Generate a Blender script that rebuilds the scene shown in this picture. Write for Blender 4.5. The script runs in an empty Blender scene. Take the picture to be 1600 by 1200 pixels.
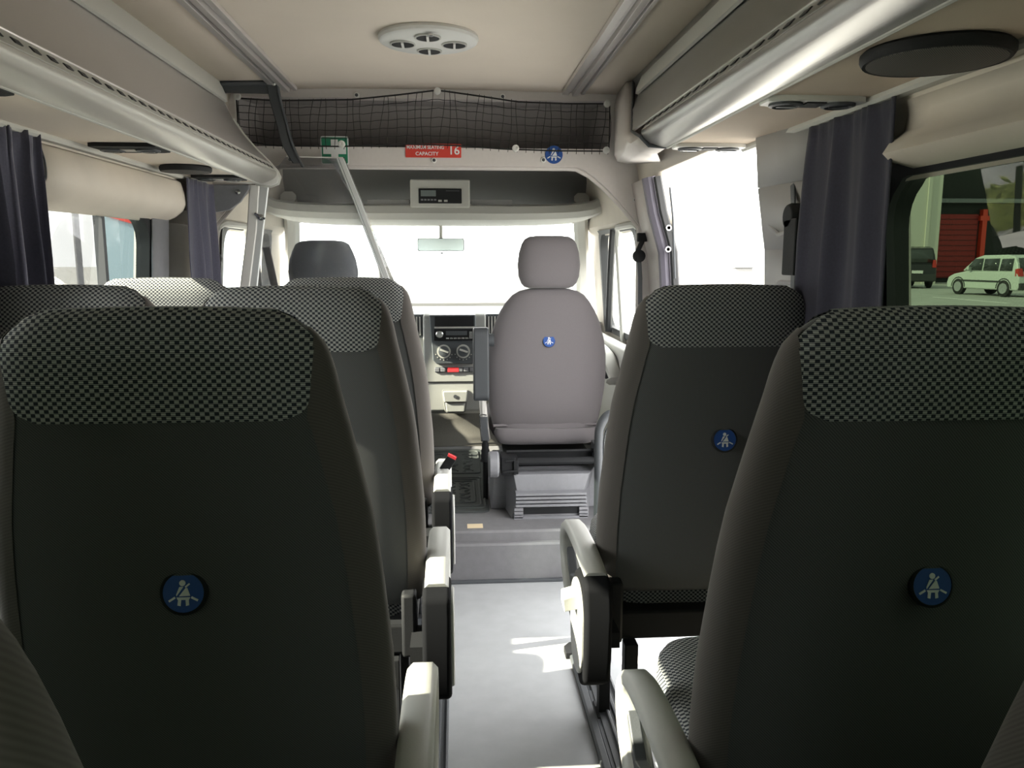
import bpy, math, random
from mathutils import Vector, Matrix
random.seed(7)
S = bpy.context.scene
COL = S.collection
PI = math.pi
# ------------------------------------------------------------------ camera, sky, sun, exposure
K = 1.13                                     # van sizes below are in units of 1.13 m; K turns them into metres (1 for the seats)
CZ = 1.28                                    # eye height in those units
cam_d = bpy.data.cameras.new('camera'); cam_d.sensor_width = 36.0; cam_d.lens = 36.0*1250/1600; cam_d.clip_start = .01; cam_d.clip_end = 400
cam = bpy.data.objects.new('camera', cam_d); COL.objects.link(cam); S.camera = cam
cam.location = (0, 0, CZ*K)
cam.rotation_euler = (PI/2-.15709, 0, -.06942)
w = bpy.data.worlds.new('sky'); S.world = w; w.use_nodes = True
bg = w.node_tree.nodes['Background']; bg.inputs[0].default_value = (1, .985, .96, 1); bg.inputs[1].default_value = 6.8
SUN_E, SUN_T = math.radians(31), .20          # elevation, and how far behind the left side the sun stands
sd = Vector((-1, -SUN_T, 0)).normalized()*math.cos(SUN_E) + Vector((0, 0, math.sin(SUN_E)))
sl = bpy.data.lights.new('sun', 'SUN'); sl.energy = 22; sl.angle = math.radians(.7); sl.color = (1, .91, .72)
so = bpy.data.objects.new('sun', sl); COL.objects.link(so); so.rotation_euler = sd.to_track_quat('Z', 'Y').to_euler()
S.view_settings.view_transform = 'Standard'; S.view_settings.look = 'None'; S.view_settings.gamma = 1; S.view_settings.use_curve_mapping = False
S.view_settings.exposure = 0.5
S.cycles.max_bounces = 10; S.cycles.diffuse_bounces = 6; S.cycles.transparent_max_bounces = 16
S.cycles.sample_clamp_indirect = 6; S.cycles.use_denoising = True
S.cycles.caustics_reflective = False; S.cycles.caustics_refractive = False

# ------------------------------------------------------------------ materials
def mat(name, col, rough=.6, metal=0, noise=0, scale=60, bump=0, bscale=300, spec=.5, emit=None, sheen=0):
    m = bpy.data.materials.new(name); m.use_nodes = True
    nt = m.node_tree; b = nt.nodes['Principled BSDF']
    b.inputs['Base Color'].default_value = (*col, 1); b.inputs['Roughness'].default_value = rough
    b.inputs['Metallic'].default_value = metal; b.inputs['Specular IOR Level'].default_value = spec
    if sheen: b.inputs['Sheen Weight'].default_value = sheen
    tc = nt.nodes.new('ShaderNodeTexCoord')
    if noise:
        n = nt.nodes.new('ShaderNodeTexNoise'); n.inputs['Scale'].default_value = scale; n.inputs['Detail'].default_value = 4
        nt.links.new(tc.outputs['Object'], n.inputs['Vector'])
        mx = nt.nodes.new('ShaderNodeMixRGB'); mx.blend_type = 'MULTIPLY'; mx.inputs[0].default_value = 1
        r = nt.nodes.new('ShaderNodeMapRange'); r.inputs[1].default_value = .3; r.inputs[2].default_value = .7
        r.inputs[3].default_value = 1-noise; r.inputs[4].default_value = 1+noise
        nt.links.new(n.outputs[0], r.inputs[0]); mx.inputs[1].default_value = (*col, 1)
        nt.links.new(r.outputs[0], mx.inputs[2]); nt.links.new(mx.outputs[0], b.inputs['Base Color'])
    if bump:
        n = nt.nodes.new('ShaderNodeTexNoise'); n.inputs['Scale'].default_value = bscale
        nt.links.new(tc.outputs['Object'], n.inputs['Vector'])
        bp = nt.nodes.new('ShaderNodeBump'); bp.inputs['Strength'].default_value = bump; bp.inputs['Distance'].default_value = .002
        nt.links.new(n.outputs[0], bp.inputs['Height']); nt.links.new(bp.outputs[0], b.inputs['Normal'])
    if emit:
        b.inputs['Emission Color'].default_value = (*emit[0], 1); b.inputs['Emission Strength'].default_value = emit[1]
    return m

def nmath(nt, op, a, b=None):
    n = nt.nodes.new('ShaderNodeMath'); n.operation = op
    for i, v in enumerate((a, b)):
        if v is None: continue
        if isinstance(v, (int, float)): n.inputs[i].default_value = v
        else: nt.links.new(v, n.inputs[i])
    return n.outputs[0]

def pattern_mat():
    """woven seat cloth: staggered dark blobs on grey thread bars (UV in metres)"""
    m = mat('blob_weave', (.1, .1, .1), .9, spec=.2); nt = m.node_tree; b = nt.nodes['Principled BSDF']
    uv = nt.nodes.new('ShaderNodeUVMap'); sp = nt.nodes.new('ShaderNodeSeparateXYZ'); nt.links.new(uv.outputs[0], sp.inputs[0])
    p, q = .0124, .0112
    cx = nmath(nt, 'COSINE', nmath(nt, 'MULTIPLY', sp.outputs[0], 2*PI/p))
    cy = nmath(nt, 'COSINE', nmath(nt, 'MULTIPLY', sp.outputs[1], 2*PI/q))
    pr = nmath(nt, 'MULTIPLY', cx, cy)
    thr = nmath(nt, 'COSINE', nmath(nt, 'MULTIPLY', sp.outputs[1], 2*PI/(q/4)))
    st = nt.nodes.new('ShaderNodeMapRange'); st.inputs[1].default_value = -.12; st.inputs[2].default_value = .10
    st.inputs[3].default_value = 1; st.inputs[4].default_value = 0; nt.links.new(pr, st.inputs[0])
    mod = nmath(nt, 'MULTIPLY_ADD', thr, .42); mod.node.inputs[2].default_value = .62
    fac = nmath(nt, 'MULTIPLY', st.outputs[0], mod)
    mx = nt.nodes.new('ShaderNodeMixRGB'); mx.inputs[1].default_value = (.030, .036, .046, 1); mx.inputs[2].default_value = (.60, .61, .59, 1)
    nt.links.new(fac, mx.inputs[0]); nt.links.new(mx.outputs[0], b.inputs['Base Color'])
    bp = nt.nodes.new('ShaderNodeBump'); bp.inputs['Strength'].default_value = .35; bp.inputs['Distance'].default_value = .001
    nt.links.new(fac, bp.inputs['Height']); nt.links.new(bp.outputs[0], b.inputs['Normal'])
    return m

def twill_mat(name, col, amt=.35):
    m = mat(name, col, .92, spec=.15, sheen=.15); nt = m.node_tree; b = nt.nodes['Principled BSDF']
    uv = nt.nodes.new('ShaderNodeUVMap'); sp = nt.nodes.new('ShaderNodeSeparateXYZ'); nt.links.new(uv.outputs[0], sp.inputs[0])
    d = nmath(nt, 'ADD', sp.outputs[0], sp.outputs[1]); s = nmath(nt, 'SINE', nmath(nt, 'MULTIPLY', d, 2*PI/.0042))
    r = nt.nodes.new('ShaderNodeMapRange'); r.inputs[1].default_value = -1; r.inputs[3].default_value = 1-amt; r.inputs[4].default_value = 1+amt
    nt.links.new(s, r.inputs[0]); mx = nt.nodes.new('ShaderNodeMixRGB'); mx.blend_type = 'MULTIPLY'; mx.inputs[0].default_value = 1
    mx.inputs[1].default_value = (*col, 1); nt.links.new(r.outputs[0], mx.inputs[2]); nt.links.new(mx.outputs[0], b.inputs['Base Color'])
    return m

def glass_mat(name, tint, gloss=.08, haze=0):
    m = bpy.data.materials.new(name); m.use_nodes = True; nt = m.node_tree; nt.nodes.clear()
    o = nt.nodes.new('ShaderNodeOutputMaterial'); t = nt.nodes.new('ShaderNodeBsdfTransparent'); t.inputs[0].default_value = (*tint, 1)
    g = nt.nodes.new('ShaderNodeBsdfGlossy'); g.inputs[1].default_value = .01
    f = nt.nodes.new('ShaderNodeFresnel'); f.inputs[0].default_value = 1.4
    k = nmath(nt, 'MULTIPLY', f.outputs[0], gloss/.04)
    k = nmath(nt, 'MINIMUM', k, .9)
    mx = nt.nodes.new('ShaderNodeMixShader'); nt.links.new(k, mx.inputs[0]); nt.links.new(t.outputs[0], mx.inputs[1]); nt.links.new(g.outputs[0], mx.inputs[2])
    out = mx.outputs[0]
    if haze:
        d = nt.nodes.new('ShaderNodeBsdfDiffuse'); m2 = nt.nodes.new('ShaderNodeMixShader'); m2.inputs[0].default_value = haze
        nt.links.new(out, m2.inputs[1]); nt.links.new(d.outputs[0], m2.inputs[2]); out = m2.outputs[0]
    nt.links.new(out, o.inputs[0])
    return m

def mesh_mat():
    """perforated loudspeaker cloth"""
    m = mat('speaker_mesh', (.05, .047, .043), .7); nt = m.node_tree; b = nt.nodes['Principled BSDF']
    tc = nt.nodes.new('ShaderNodeTexCoord'); sp = nt.nodes.new('ShaderNodeSeparateXYZ'); nt.links.new(tc.outputs['Object'], sp.inputs[0])
    a = nmath(nt, 'COSINE', nmath(nt, 'MULTIPLY', sp.outputs[0], 2*PI/.004)); c = nmath(nt, 'COSINE', nmath(nt, 'MULTIPLY', sp.outputs[1], 2*PI/.004))
    r = nt.nodes.new('ShaderNodeMapRange'); r.inputs[1].default_value = -.2; r.inputs[2].default_value = .2
    nt.links.new(nmath(nt, 'MULTIPLY', a, c), r.inputs[0])
    mx = nt.nodes.new('ShaderNodeMixRGB'); mx.inputs[1].default_value = (.02, .02, .02, 1); mx.inputs[2].default_value = (.13, .12, .11, 1)
    nt.links.new(r.outputs[0], mx.inputs[0]); nt.links.new(mx.outputs[0], b.inputs['Base Color'])
    return m

BACK = twill_mat('charcoal_twill', (.085, .089, .091))
SIDE = twill_mat('lit_side_cloth', (.100, .092, .087), .12)  # backrest cloth, lightened and warmed for the light the flanks catch
WEAVE = pattern_mat()
DRV = mat('grey_seat_cloth', (.17, .158, .168), .9, noise=.06, scale=500, spec=.2, sheen=.2)
DRVL = mat('pale_seat_shell', (.62, .61, .58), .5)
BLK = mat('black_plastic', (.013, .014, .016), .65, bump=.2, spec=.25)
HOUS = mat('matt_black_plastic', (.007, .0075, .009), .85, spec=.08)
DGR = mat('charcoal_plastic', (.06, .066, .074), .5, bump=.15)
MGR = mat('slate_plastic', (.20, .205, .225), .55, noise=.04, bump=.2)
ARM = mat('pale_grey_arm_plastic', (.45, .46, .44), .42, bump=.1)
LGR = mat('light_grey_plastic', (.50, .50, .47), .5, bump=.1)
DASH = mat('dash_grey_plastic', (.36, .37, .36), .5, bump=.25)
DASHD = mat('dash_anthracite', (.075, .085, .095), .45)
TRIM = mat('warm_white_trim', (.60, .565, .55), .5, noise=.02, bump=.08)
LINER = mat('beige_headliner', (.62, .52, .42), .85, noise=.05, scale=6, bump=.25, bscale=900)
CEIL = mat('warm_grey_roof_lining', (.76, .68, .59), .8, noise=.03, scale=3, bump=.2, bscale=700)
VINYL = mat('cream_vinyl_panel', (.60, .55, .48), .55, noise=.03, scale=9)
ALU = mat('satin_aluminium', (.46, .46, .44), .33, metal=.85)
ALUP = mat('lavender_aluminium', (.64, .61, .60), .36, metal=.6)
NOSE = mat('satin_grey_profile', (.60, .58, .54), .36, metal=.5)
STEEL = mat('brushed_steel', (.55, .56, .57), .25, metal=1)
WHT = mat('white_enamel', (.72, .72, .70), .4)
BODY = mat('grey_body_panel', (.34, .335, .335), .5)
FLOOR = mat('speckled_grey_vinyl', (.37, .385, .40), .42, noise=.05, scale=14, bump=.05)
STEPM = mat('grey_rubber', (.155, .155, .165), .65, noise=.06, scale=30, bump=.3)
MAT_ = mat('black_rubber_mat', (.045, .052, .052), .6, bump=.2)
CARP = mat('cab_carpet', (.11, .105, .095), .95, noise=.1, scale=200)
CURT_SHADE = mat('shaded_navy_curtain_cloth', (.030, .030, .048), .9, noise=.12, scale=180, sheen=.1)  # same cloth as the left curtains, darkened for shade on the right
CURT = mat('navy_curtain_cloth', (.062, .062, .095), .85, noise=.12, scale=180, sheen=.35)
RUB = mat('black_rubber', (.012, .013, .015), .5)
SEAL = mat('grey_door_seal', (.15, .14, .18), .6)
NETM = mat('black_cord', (.012, .011, .011), .8)
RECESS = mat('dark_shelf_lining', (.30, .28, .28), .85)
CABH = mat('grey_cab_lining', (.24, .24, .24), .8)
BLUE = mat('sign_blue', (.012, .07, .30), .35)
WSIGN = mat('sign_white', (.75, .77, .78), .4)
GRN = mat('sign_green', (.01, .20, .11), .4)
RED = mat('sign_red', (.62, .05, .035), .4)
REDB = mat('button_red', (.75, .05, .06), .4, emit=((1, .05, .05), .15))
YEL = mat('cream_sticker', (.75, .62, .42), .5)
SPK = mesh_mat()
G_CLR = glass_mat('clear_glass', (.90, .93, .91), .04)
G_TNT = glass_mat('green_tinted_glass', (.030, .042, .028), .002)
G_REAR = glass_mat('rear_glass', (.62, .65, .63), .05)
G_BLU = glass_mat('blue_tinted_glass', (.15, .18, .18), .05)
G_ACR = glass_mat('acrylic_sheet', (.90, .91, .92), .05, haze=.06)
MIRR = mat('mirror_glass', (.80, .88, .88), .15, metal=.75)
LED = mat('lit_strip_cover', (.9, .88, .8), .4)

# ------------------------------------------------------------------ mesh helper
class M:
    def __init__(s): s.v = []; s.f = []; s.uv = []
    def add(s, vs, fs, uv=None):
        n = len(s.v); s.v += [tuple(p) for p in vs]; s.f += [tuple(i+n for i in f) for f in fs]
        s.uv += list(uv) if uv else [(p[0], p[1]+p[2]) for p in vs]
        return s
    def box(s, x0, x1, y0, y1, z0, z1):
        vs = [(x, y, z) for z in (z0, z1) for y in (y0, y1) for x in (x0, x1)]
        return s.add(vs, [(0, 2, 3, 1), (4, 5, 7, 6), (0, 1, 5, 4), (2, 6, 7, 3), (0, 4, 6, 2), (1, 3, 7, 5)])
    def hexa(s, b, t):
        """b, t: four bottom and four top corners in the same turning order"""
        return s.add(list(b)+list(t), [(3, 2, 1, 0), (4, 5, 6, 7), (0, 1, 5, 4), (1, 2, 6, 5), (2, 3, 7, 6), (3, 0, 4, 7)])
    def prism(s, pts, axis, a, b):
        """polygon pts extruded along axis from a to b; pts are the two other coordinates in xyz order"""
        def P(p, t): return {'x': (t, p[0], p[1]), 'y': (p[0], t, p[1]), 'z': (p[0], p[1], t)}[axis]
        n = len(pts)
        return s.add([P(p, a) for p in pts]+[P(p, b) for p in pts],
                     [tuple(range(n))[::-1], tuple(range(n, 2*n))]+[(i, (i+1) % n, n+(i+1) % n, n+i) for i in range(n)])
    def ring(s, outer, inner, axis, a, b):
        """plate with a hole: outer and inner have the same number of points"""
        def P(p, t): return {'x': (t, p[0], p[1]), 'y': (p[0], t, p[1]), 'z': (p[0], p[1], t)}[axis]
        n = len(outer); vs = [P(p, t) for t in (a, b) for q in (outer, inner) for p in q]; fs = []
        for i in range(n):
            j = (i+1) % n
            fs += [(i, j, n+j, n+i), (2*n+i, 3*n+i, 3*n+j, 2*n+j), (i, 2*n+i, 2*n+j, j), (n+i, n+j, 3*n+j, 3*n+i)]
        return s.add(vs, fs)
    def tube(s, path, r, n=10, flat=None):
        path = [Vector(p) for p in path]; up = None; rings = []
        for i, p in enumerate(path):
            d = (path[min(i+1, len(path)-1)]-path[max(i-1, 0)]).normalized()
            if up is None: up = d.orthogonal().normalized()
            up = (up-d*up.dot(d)).normalized(); sd_ = d.cross(up)
            rr = r[i] if isinstance(r, (list, tuple)) else r
            rings.append([p+up*math.cos(2*PI*k/n)*rr+sd_*math.sin(2*PI*k/n)*rr for k in range(n)])
        vs = [q for rg in rings for q in rg]; fs = []
        for i in range(len(path)-1):
            for k in range(n): a = i*n+k; b = i*n+(k+1) % n; fs.append((a, b, b+n, a+n))
        fs += [tuple(range(n))[::-1], tuple(range(len(vs)-n, len(vs)))]
        return s.add(vs, fs)
    def strap(s, path, wid, thick, side=(1, 0, 0), rnd=.3):
        """rounded rectangular bar swept along path; side = direction of its width"""
        path = [Vector(p) for p in path]; side = Vector(side).normalized(); rings = []
        c = rnd*min(wid, thick)
        w2, t2 = wid/2, thick/2
        sec = [(w2-c, t2), (w2, t2-c), (w2, -t2+c), (w2-c, -t2), (-w2+c, -t2), (-w2, -t2+c), (-w2, t2-c), (-w2+c, t2)]
        for i, p in enumerate(path):
            d = (path[min(i+1, len(path)-1)]-path[max(i-1, 0)]).normalized(); nn = d.cross(side).normalized()
            rings.append([p+side*a+nn*b for a, b in sec])
        n = 8; vs = [q for rg in rings for q in rg]; fs = []
        for i in range(len(path)-1):
            for k in range(n): a = i*n+k; b = i*n+(k+1) % n; fs.append((a, b, b+n, a+n))
        fs += [tuple(range(n))[::-1], tuple(range(len(vs)-n, len(vs)))]
        return s.add(vs, fs)
    def lathe(s, prof, c=(0, 0, 0), axis='z', n=28):
        """prof: (radius, height) pairs"""
        vs = []; fs = []
        for r, h in prof:
            for k in range(n):
                a = 2*PI*k/n; x, y = r*math.cos(a), r*math.sin(a)
                q = {'z': (x, y, h), 'y': (x, h, y), 'x': (h, x, y)}[axis]; vs.append((c[0]+q[0], c[1]+q[1], c[2]+q[2]))
        for i in range(len(prof)-1):
            for k in range(n): a = i*n+k; b = i*n+(k+1) % n; fs.append((a, b, b+n, a+n))
        fs += [tuple(range(n))[::-1], tuple(range(len(vs)-n, len(vs)))]
        return s.add(vs, fs)
    def grid(s, rows, uv=None, closed=False, caps=False):
        m, n = len(rows), len(rows[0]); fs = []
        for i in range(m-1):
            for k in range(n if closed else n-1): a = i*n+k; b = i*n+(k+1) % n; fs.append((a, b, b+n, a+n))
        if caps: fs += [tuple(range(n))[::-1], tuple(range((m-1)*n, m*n))]
        return s.add([p for r in rows for p in r], fs, [q for r in uv for q in r] if uv else None)
    def build(s, name, m, parent=None, bevel=0, seg=2, ang=35, smooth=True, thick=0, toff=0):
        me = bpy.data.meshes.new(name); me.from_pydata([(x*K, y*K, z*K) for x, y, z in s.v], [], s.f)
        ul = me.uv_layers.new(name='UVMap')
        idx = [0]*len(me.loops); me.loops.foreach_get('vertex_index', idx)
        fl = [0.0]*(2*len(idx))
        for i, v in enumerate(idx): fl[2*i], fl[2*i+1] = s.uv[v]
        ul.data.foreach_set('uv', fl)
        me.materials.append(m)
        import bmesh
        b = bmesh.new(); b.from_mesh(me); bmesh.ops.recalc_face_normals(b, faces=b.faces); b.to_mesh(me); b.free()
        if smooth: me.shade_smooth(); me.set_sharp_from_angle(angle=math.radians(ang))
        o = bpy.data.objects.new(name, me); COL.objects.link(o)
        if parent: o.parent = parent
        if thick:
            k = o.modifiers.new('thick', 'SOLIDIFY'); k.thickness = thick; k.offset = toff
        if bevel:
            k = o.modifiers.new('bev', 'BEVEL'); k.width = bevel; k.segments = seg; k.limit_method = 'ANGLE'; k.angle_limit = math.radians(30)
            k.harden_normals = True
        return o

def tag(o, label=None, cat=None, group=None, kind=None):
    if label: o['label'] = label
    if cat: o['category'] = cat
    if group: o['group'] = group
    if kind: o['kind'] = kind
    return o
def thing(name, loc, label, cat, group=None, rz=0):
    o = bpy.data.objects.new(name, None); COL.objects.link(o); o.location = Vector(loc)*K; o.rotation_euler = (0, 0, rz); o.empty_display_size = .1
    return tag(o, label, cat, group)
def struct(o, label=None): return tag(o, label, None, None, 'structure')
def smoothpath(pts, n=8):
    out = []; P = [Vector(p) for p in pts]
    for i in range(len(P)-1):
        a, b, c, d = P[max(i-1, 0)], P[i], P[i+1], P[min(i+2, len(P)-1)]
        for k in range(n):
            t = k/n; out.append(.5*((2*b)+(c-a)*t+(2*a-5*b+4*c-d)*t*t+(3*b-a-3*c+d)*t**3))
    out.append(P[-1]); return out
def rrect(x0, x1, y0, y1, r, n=5):
    pts = []
    for cx, cy, a0 in ((x1-r, y1-r, 0), (x0+r, y1-r, 90), (x0+r, y0+r, 180), (x1-r, y0+r, 270)):
        for k in range(n+1): a = math.radians(a0+90*k/n); pts.append((cx+r*math.cos(a), cy+r*math.sin(a)))
    return pts
def lerp_tab(tab, z):
    if z <= tab[0][0]: return tab[0][1]
    for (a, va), (b, vb) in zip(tab, tab[1:]):
        if z <= b: return va+(vb-va)*(z-a)/(b-a)
    return tab[-1][1]

# ================================================================== THE VAN SHELL
XC = -.10                                   # the van's centre line; the photographer stands right of it
YH = 3.35                                   # header between saloon and cab
CEILZ = 1.93
PROF = [(-.02, .97), (.35, .985), (.74, .98), (1.413, .925), (1.43, .905), (1.455, .885), (1.49, .885), (1.53, .875), (1.565, .865), (1.70, .84), (1.82, .80), (1.93, .77)]
def wall(side, ys, holes, y_end, name):
    """side -1 left, +1 right; holes: list of (y0,y1,z0,z1)"""
    zs = [p[0] for p in PROF]
    for h in holes: zs += [h[2], h[3]]
    zs = sorted(set(round(z, 4) for z in zs)); ys = sorted(set(round(y, 4) for y in ys+[h[0] for h in holes]+[h[1] for h in holes]))
    rows = [[(XC+side*(lerp_tab(PROF, z)+.022), y, z) for y in ys] for z in zs]
    vs = [p for r in rows for p in r]; fs = []; n = len(ys)
    for i in range(len(zs)-1):
        for k in range(n-1):
            yc, zc = (ys[k]+ys[k+1])/2, (zs[i]+zs[i+1])/2
            if any(h[0] < yc < h[1] and h[2] < zc < h[3] for h in holes): continue
            fs.append((i*n+k, i*n+k+1, (i+1)*n+k+1, (i+1)*n+k))
    m = M(); m.add(vs, fs); return m
YR = -1.7
WL = [(.90, 2.80, .74, 1.413), (-1.3, .50, .74, 1.413), (3.62, 4.55, .88, 1.413)]
WR = [(.55, 1.51, .74, 1.43), (-1.3, .45, .74, 1.413), (1.95, 3.07, .0, 1.60), (3.62, 4.55, .88, 1.413)]
wl = wall(-1, [YR, 0, 1, 2, 3, YH, 4, 4.9], WL, 4.9, 'wall_left').build('wall_left', VINYL, thick=.05, toff=0); wl.modifiers[0].offset = 0
struct(wl)
wr = wall(1, [YR, 0, 1, 2, 3, YH, 4, 4.9], WR, 4.9, 'wall_right').build('wall_right', VINYL, thick=.05, toff=0); struct(wr)
# rear wall with two door windows
o = M(); x0, x1 = XC-.97, XC+.97
o.box(x0, x1, YR-.05, YR, -.02, .80).box(x0, x1, YR-.05, YR, 1.42, CEILZ).box(x0, x0+.2, YR-.05, YR, .8, 1.42).box(x1-.2, x1, YR-.05, YR, .8, 1.42).box(XC-.1, XC+.1, YR-.05, YR, .8, 1.42)
struct(o.build('wall_rear', VINYL))
# floor
o = M(); o.box(XC-1.0, XC+1.0, YR, 3.03, -.06, 0); struct(o.build('floor', FLOOR))
# cab riser in two tiers, plus the raised cab floor
cs = M()
cs.prism([(3.03, -.06), (3.03, .150), (3.036, .158), (3.052, .160), (3.052, .196), (3.06, .204), (3.09, .205), (4.75, .205), (4.75, -.06)], 'x', XC-1.0, XC+1.0)
cab = struct(cs.build('floor_cab', STEPM), )
o = M(); o.box(XC-.86, XC+.86, 3.012, 3.03, 0, .012); struct(o.build('trim_1', DGR, bevel=.003))
# ceiling, with gentle crown over the front
o = M(); rows = []
for y in (YR, 0, 1, 2, 2.6, 3.0, 3.2, YH):
    rows.append([(XC+x, y, CEILZ+.012*(1-(x/.8)**2)) for x in (-.85, -.6, -.3, 0, .3, .6, .85)])
o.grid(rows); ce = struct(o.build('ceiling', CEIL, thick=.04, toff=1))
ce.modifiers[0].offset = 1
# roof skin closing everything above
o = M(); o.box(XC-.93, XC+.93, YR-.05, 4.35, CEILZ+.06, CEILZ+.09); struct(o.build('roof', BODY))
# ceiling rails (two ribs and a groove each)
for i, (cx, nm) in enumerate(((-.655, 'trim_2'), (.475, 'trim_3'))):
    m = M(); z = CEILZ+.004
    m.prism([(cx-.045, z), (cx-.043, z-.014), (cx-.020, z-.016), (cx-.017, z-.004), (cx-.006, z-.004), (cx-.003, z-.020), (cx+.016, z-.020), (cx+.019, z-.004), (cx+.030, z-.004), (cx+.032, z-.014), (cx+.045, z-.012), (cx+.047, z)], 'y', YR, YH-.04)
    struct(m.build(nm, ALUP, bevel=.0015))
# ------------------------------------------------------------------ header between saloon and cab
hz0, hz1 = 1.645, 1.715
hd = M(); T = .10
hd.box(XC-.86, XC+.86, YH, YH+.05, hz0, hz1+.002)                     # beam under the parcel shelf
hd.box(XC-.86, -.86, YH, YH+.05, hz1, CEILZ+.02)
hd.box(.635, XC+.86, YH, YH+.05, hz1, CEILZ+.02)
hd.box(-.86, .635, YH, YH+.05, 1.905, CEILZ+.02)
# gussets of the arch: rounded corners down to the pillars
def gusset(side):
    xin, xo = (XC+side*.60, XC+side*.90)
    pts = [(XC+side*.56, hz0+.001)]
    for k in range(9):
        t = k/8; pts.append((XC+side*(.60+.265*t), hz0-.235*t**1.35))
    pts += [(XC+side*.872, 1.38), (XC+side*.878, 1.2), (XC+side*.885, .8), (XC+side*.88, .2), (XC+side*.965, .2), (XC+side*.97, .8), (XC+side*.945, 1.4), (XC+side*.88, hz0+.001)]
    hd.prism(pts, 'y', YH, YH+.05)
gusset(-1); gusset(1)
wf = struct(hd.build('wall_front', TRIM, bevel=.006))
m = M(); pts = []                                                   # rounded bead along the arch edge
for sx in (-1, 1):
    pp = [(XC, YH+.02, hz0-.004), (XC+sx*.56, YH+.02, hz0-.004)]+[(XC+sx*(.60+.265*t), YH+.02, hz0-.006-.235*t**1.35) for t in (0, .2, .4, .6, .8, 1)]+[(XC+sx*.868, YH+.02, 1.2), (XC+sx*.875, YH+.02, .8), (XC+sx*.87, YH+.02, .21)]
    m.tube(pp, .010, 8)
struct(m.build('trim_4', TRIM))
# parcel shelf recess
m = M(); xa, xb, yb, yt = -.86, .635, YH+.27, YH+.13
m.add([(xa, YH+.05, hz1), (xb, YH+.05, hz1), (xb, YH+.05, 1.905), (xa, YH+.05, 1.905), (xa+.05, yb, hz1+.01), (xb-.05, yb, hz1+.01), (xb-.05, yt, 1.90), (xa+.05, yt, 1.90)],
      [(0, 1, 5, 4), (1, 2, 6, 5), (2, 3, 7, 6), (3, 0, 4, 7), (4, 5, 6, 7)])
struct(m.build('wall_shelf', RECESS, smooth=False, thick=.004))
# screw caps on the header
caps = [(-.083, 1.667), (.361, 1.672), (-.385, 1.915), (.195, 1.917), (.745, 1.515), (-.655, 1.665)]
for x, z in caps:
    t = thing('screw_cap', (x, YH-.001, z), None, None)
    M().lathe([(.011, 0), (.011, -.003), (.009, -.005), (.006, -.005)], axis='y', n=16).build('rim', WHT, t)
    M().lathe([(.0065, -.0035), (.0065, -.0052), (.002, -.0058)], axis='y', n=12).build('plug', DGR, t)
    where = {(-.083, 1.667): 'under the red capacity sign', (.361, 1.672): 'next to the blue belt sticker', (-.385, 1.915): 'high on the header, above the net and the green sign',
             (.195, 1.917): 'high on the header, above the right half of the net', (.745, 1.515): 'on the white arch beside the open sliding door', (-.655, 1.665): 'beside the green first aid sign'}[(x, z)]
    tag(t, 'small round screw cap '+where, 'cap', 'screw caps on the header')

# ------------------------------------------------------------------ cab shell
m = M(); rows = []
for y, z, k in ((YH+.05, 1.95, .88), (3.9, 1.95, .88), (4.35, 1.88, .87), (4.66, 1.70, .85), (4.80, 1.52, .84)):
    rows.append([(XC+k*x, y, z-.05*abs(x)**3) for x in (-1.05, -.9, -.6, -.3, 0, .3, .6, .9, 1.05)])
m.grid(rows); struct(m.build('ceiling_cab', CABH, thick=.02, toff=1))
# visor roll with shelf behind it
m = M(); rows = []
sec = [(.0, .0), (-.03, .012), (-.045, .045), (-.03, .085), (.0, .098), (.05, .085), (.42, .07), (.46, .0), (.40, -.005)]
for k in range(25):
    x = -.97+1.94*k/24; e = abs(x)/.97; lift = .03*e**4 + (.03*max(0, e-.9)/.1)
    rows.append([(XC+x*.93, 4.32+dy-.10*e**2*0, 1.462+dz*(1-.1*e)+lift) for dy, dz in sec])
m.grid(rows, closed=True, caps=True); vr = struct(m.build('trim_5', LGR))
# windscreen and pillars
ws = M(); ws.add([(XC-.86, 5.35, .93), (XC+.86, 5.35, .93), (XC+.80, 4.80, 1.50), (XC-.80, 4.80, 1.50)], [(0, 1, 2, 3)])
wso = struct(ws.build('window_1', G_CLR)); wso.name = 'window_1'
for sx in (-1, 1):
    m = M(); m.strap(smoothpath([(XC+sx*.93, 5.30, .86), (XC+sx*.90, 5.05, 1.16), (XC+sx*.84, 4.78, 1.47), (XC+sx*.80, 4.5, 1.60)]), .085, .07, (1, 0, 0))
    struct(m.build('trim_%d' % (6 if sx < 0 else 7), LGR))
    m = M(); m.box(XC+sx*.93-.03, XC+sx*.93+.03, 4.7, 5.35, .2, .90); struct(m.build('wall_cab_left' if sx < 0 else 'wall_cab_right', DASH))
m = M(); m.box(XC-.97, XC+.97, 5.32, 5.36, -.02, .94); struct(m.build('wall_cab_front', CABH))

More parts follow.
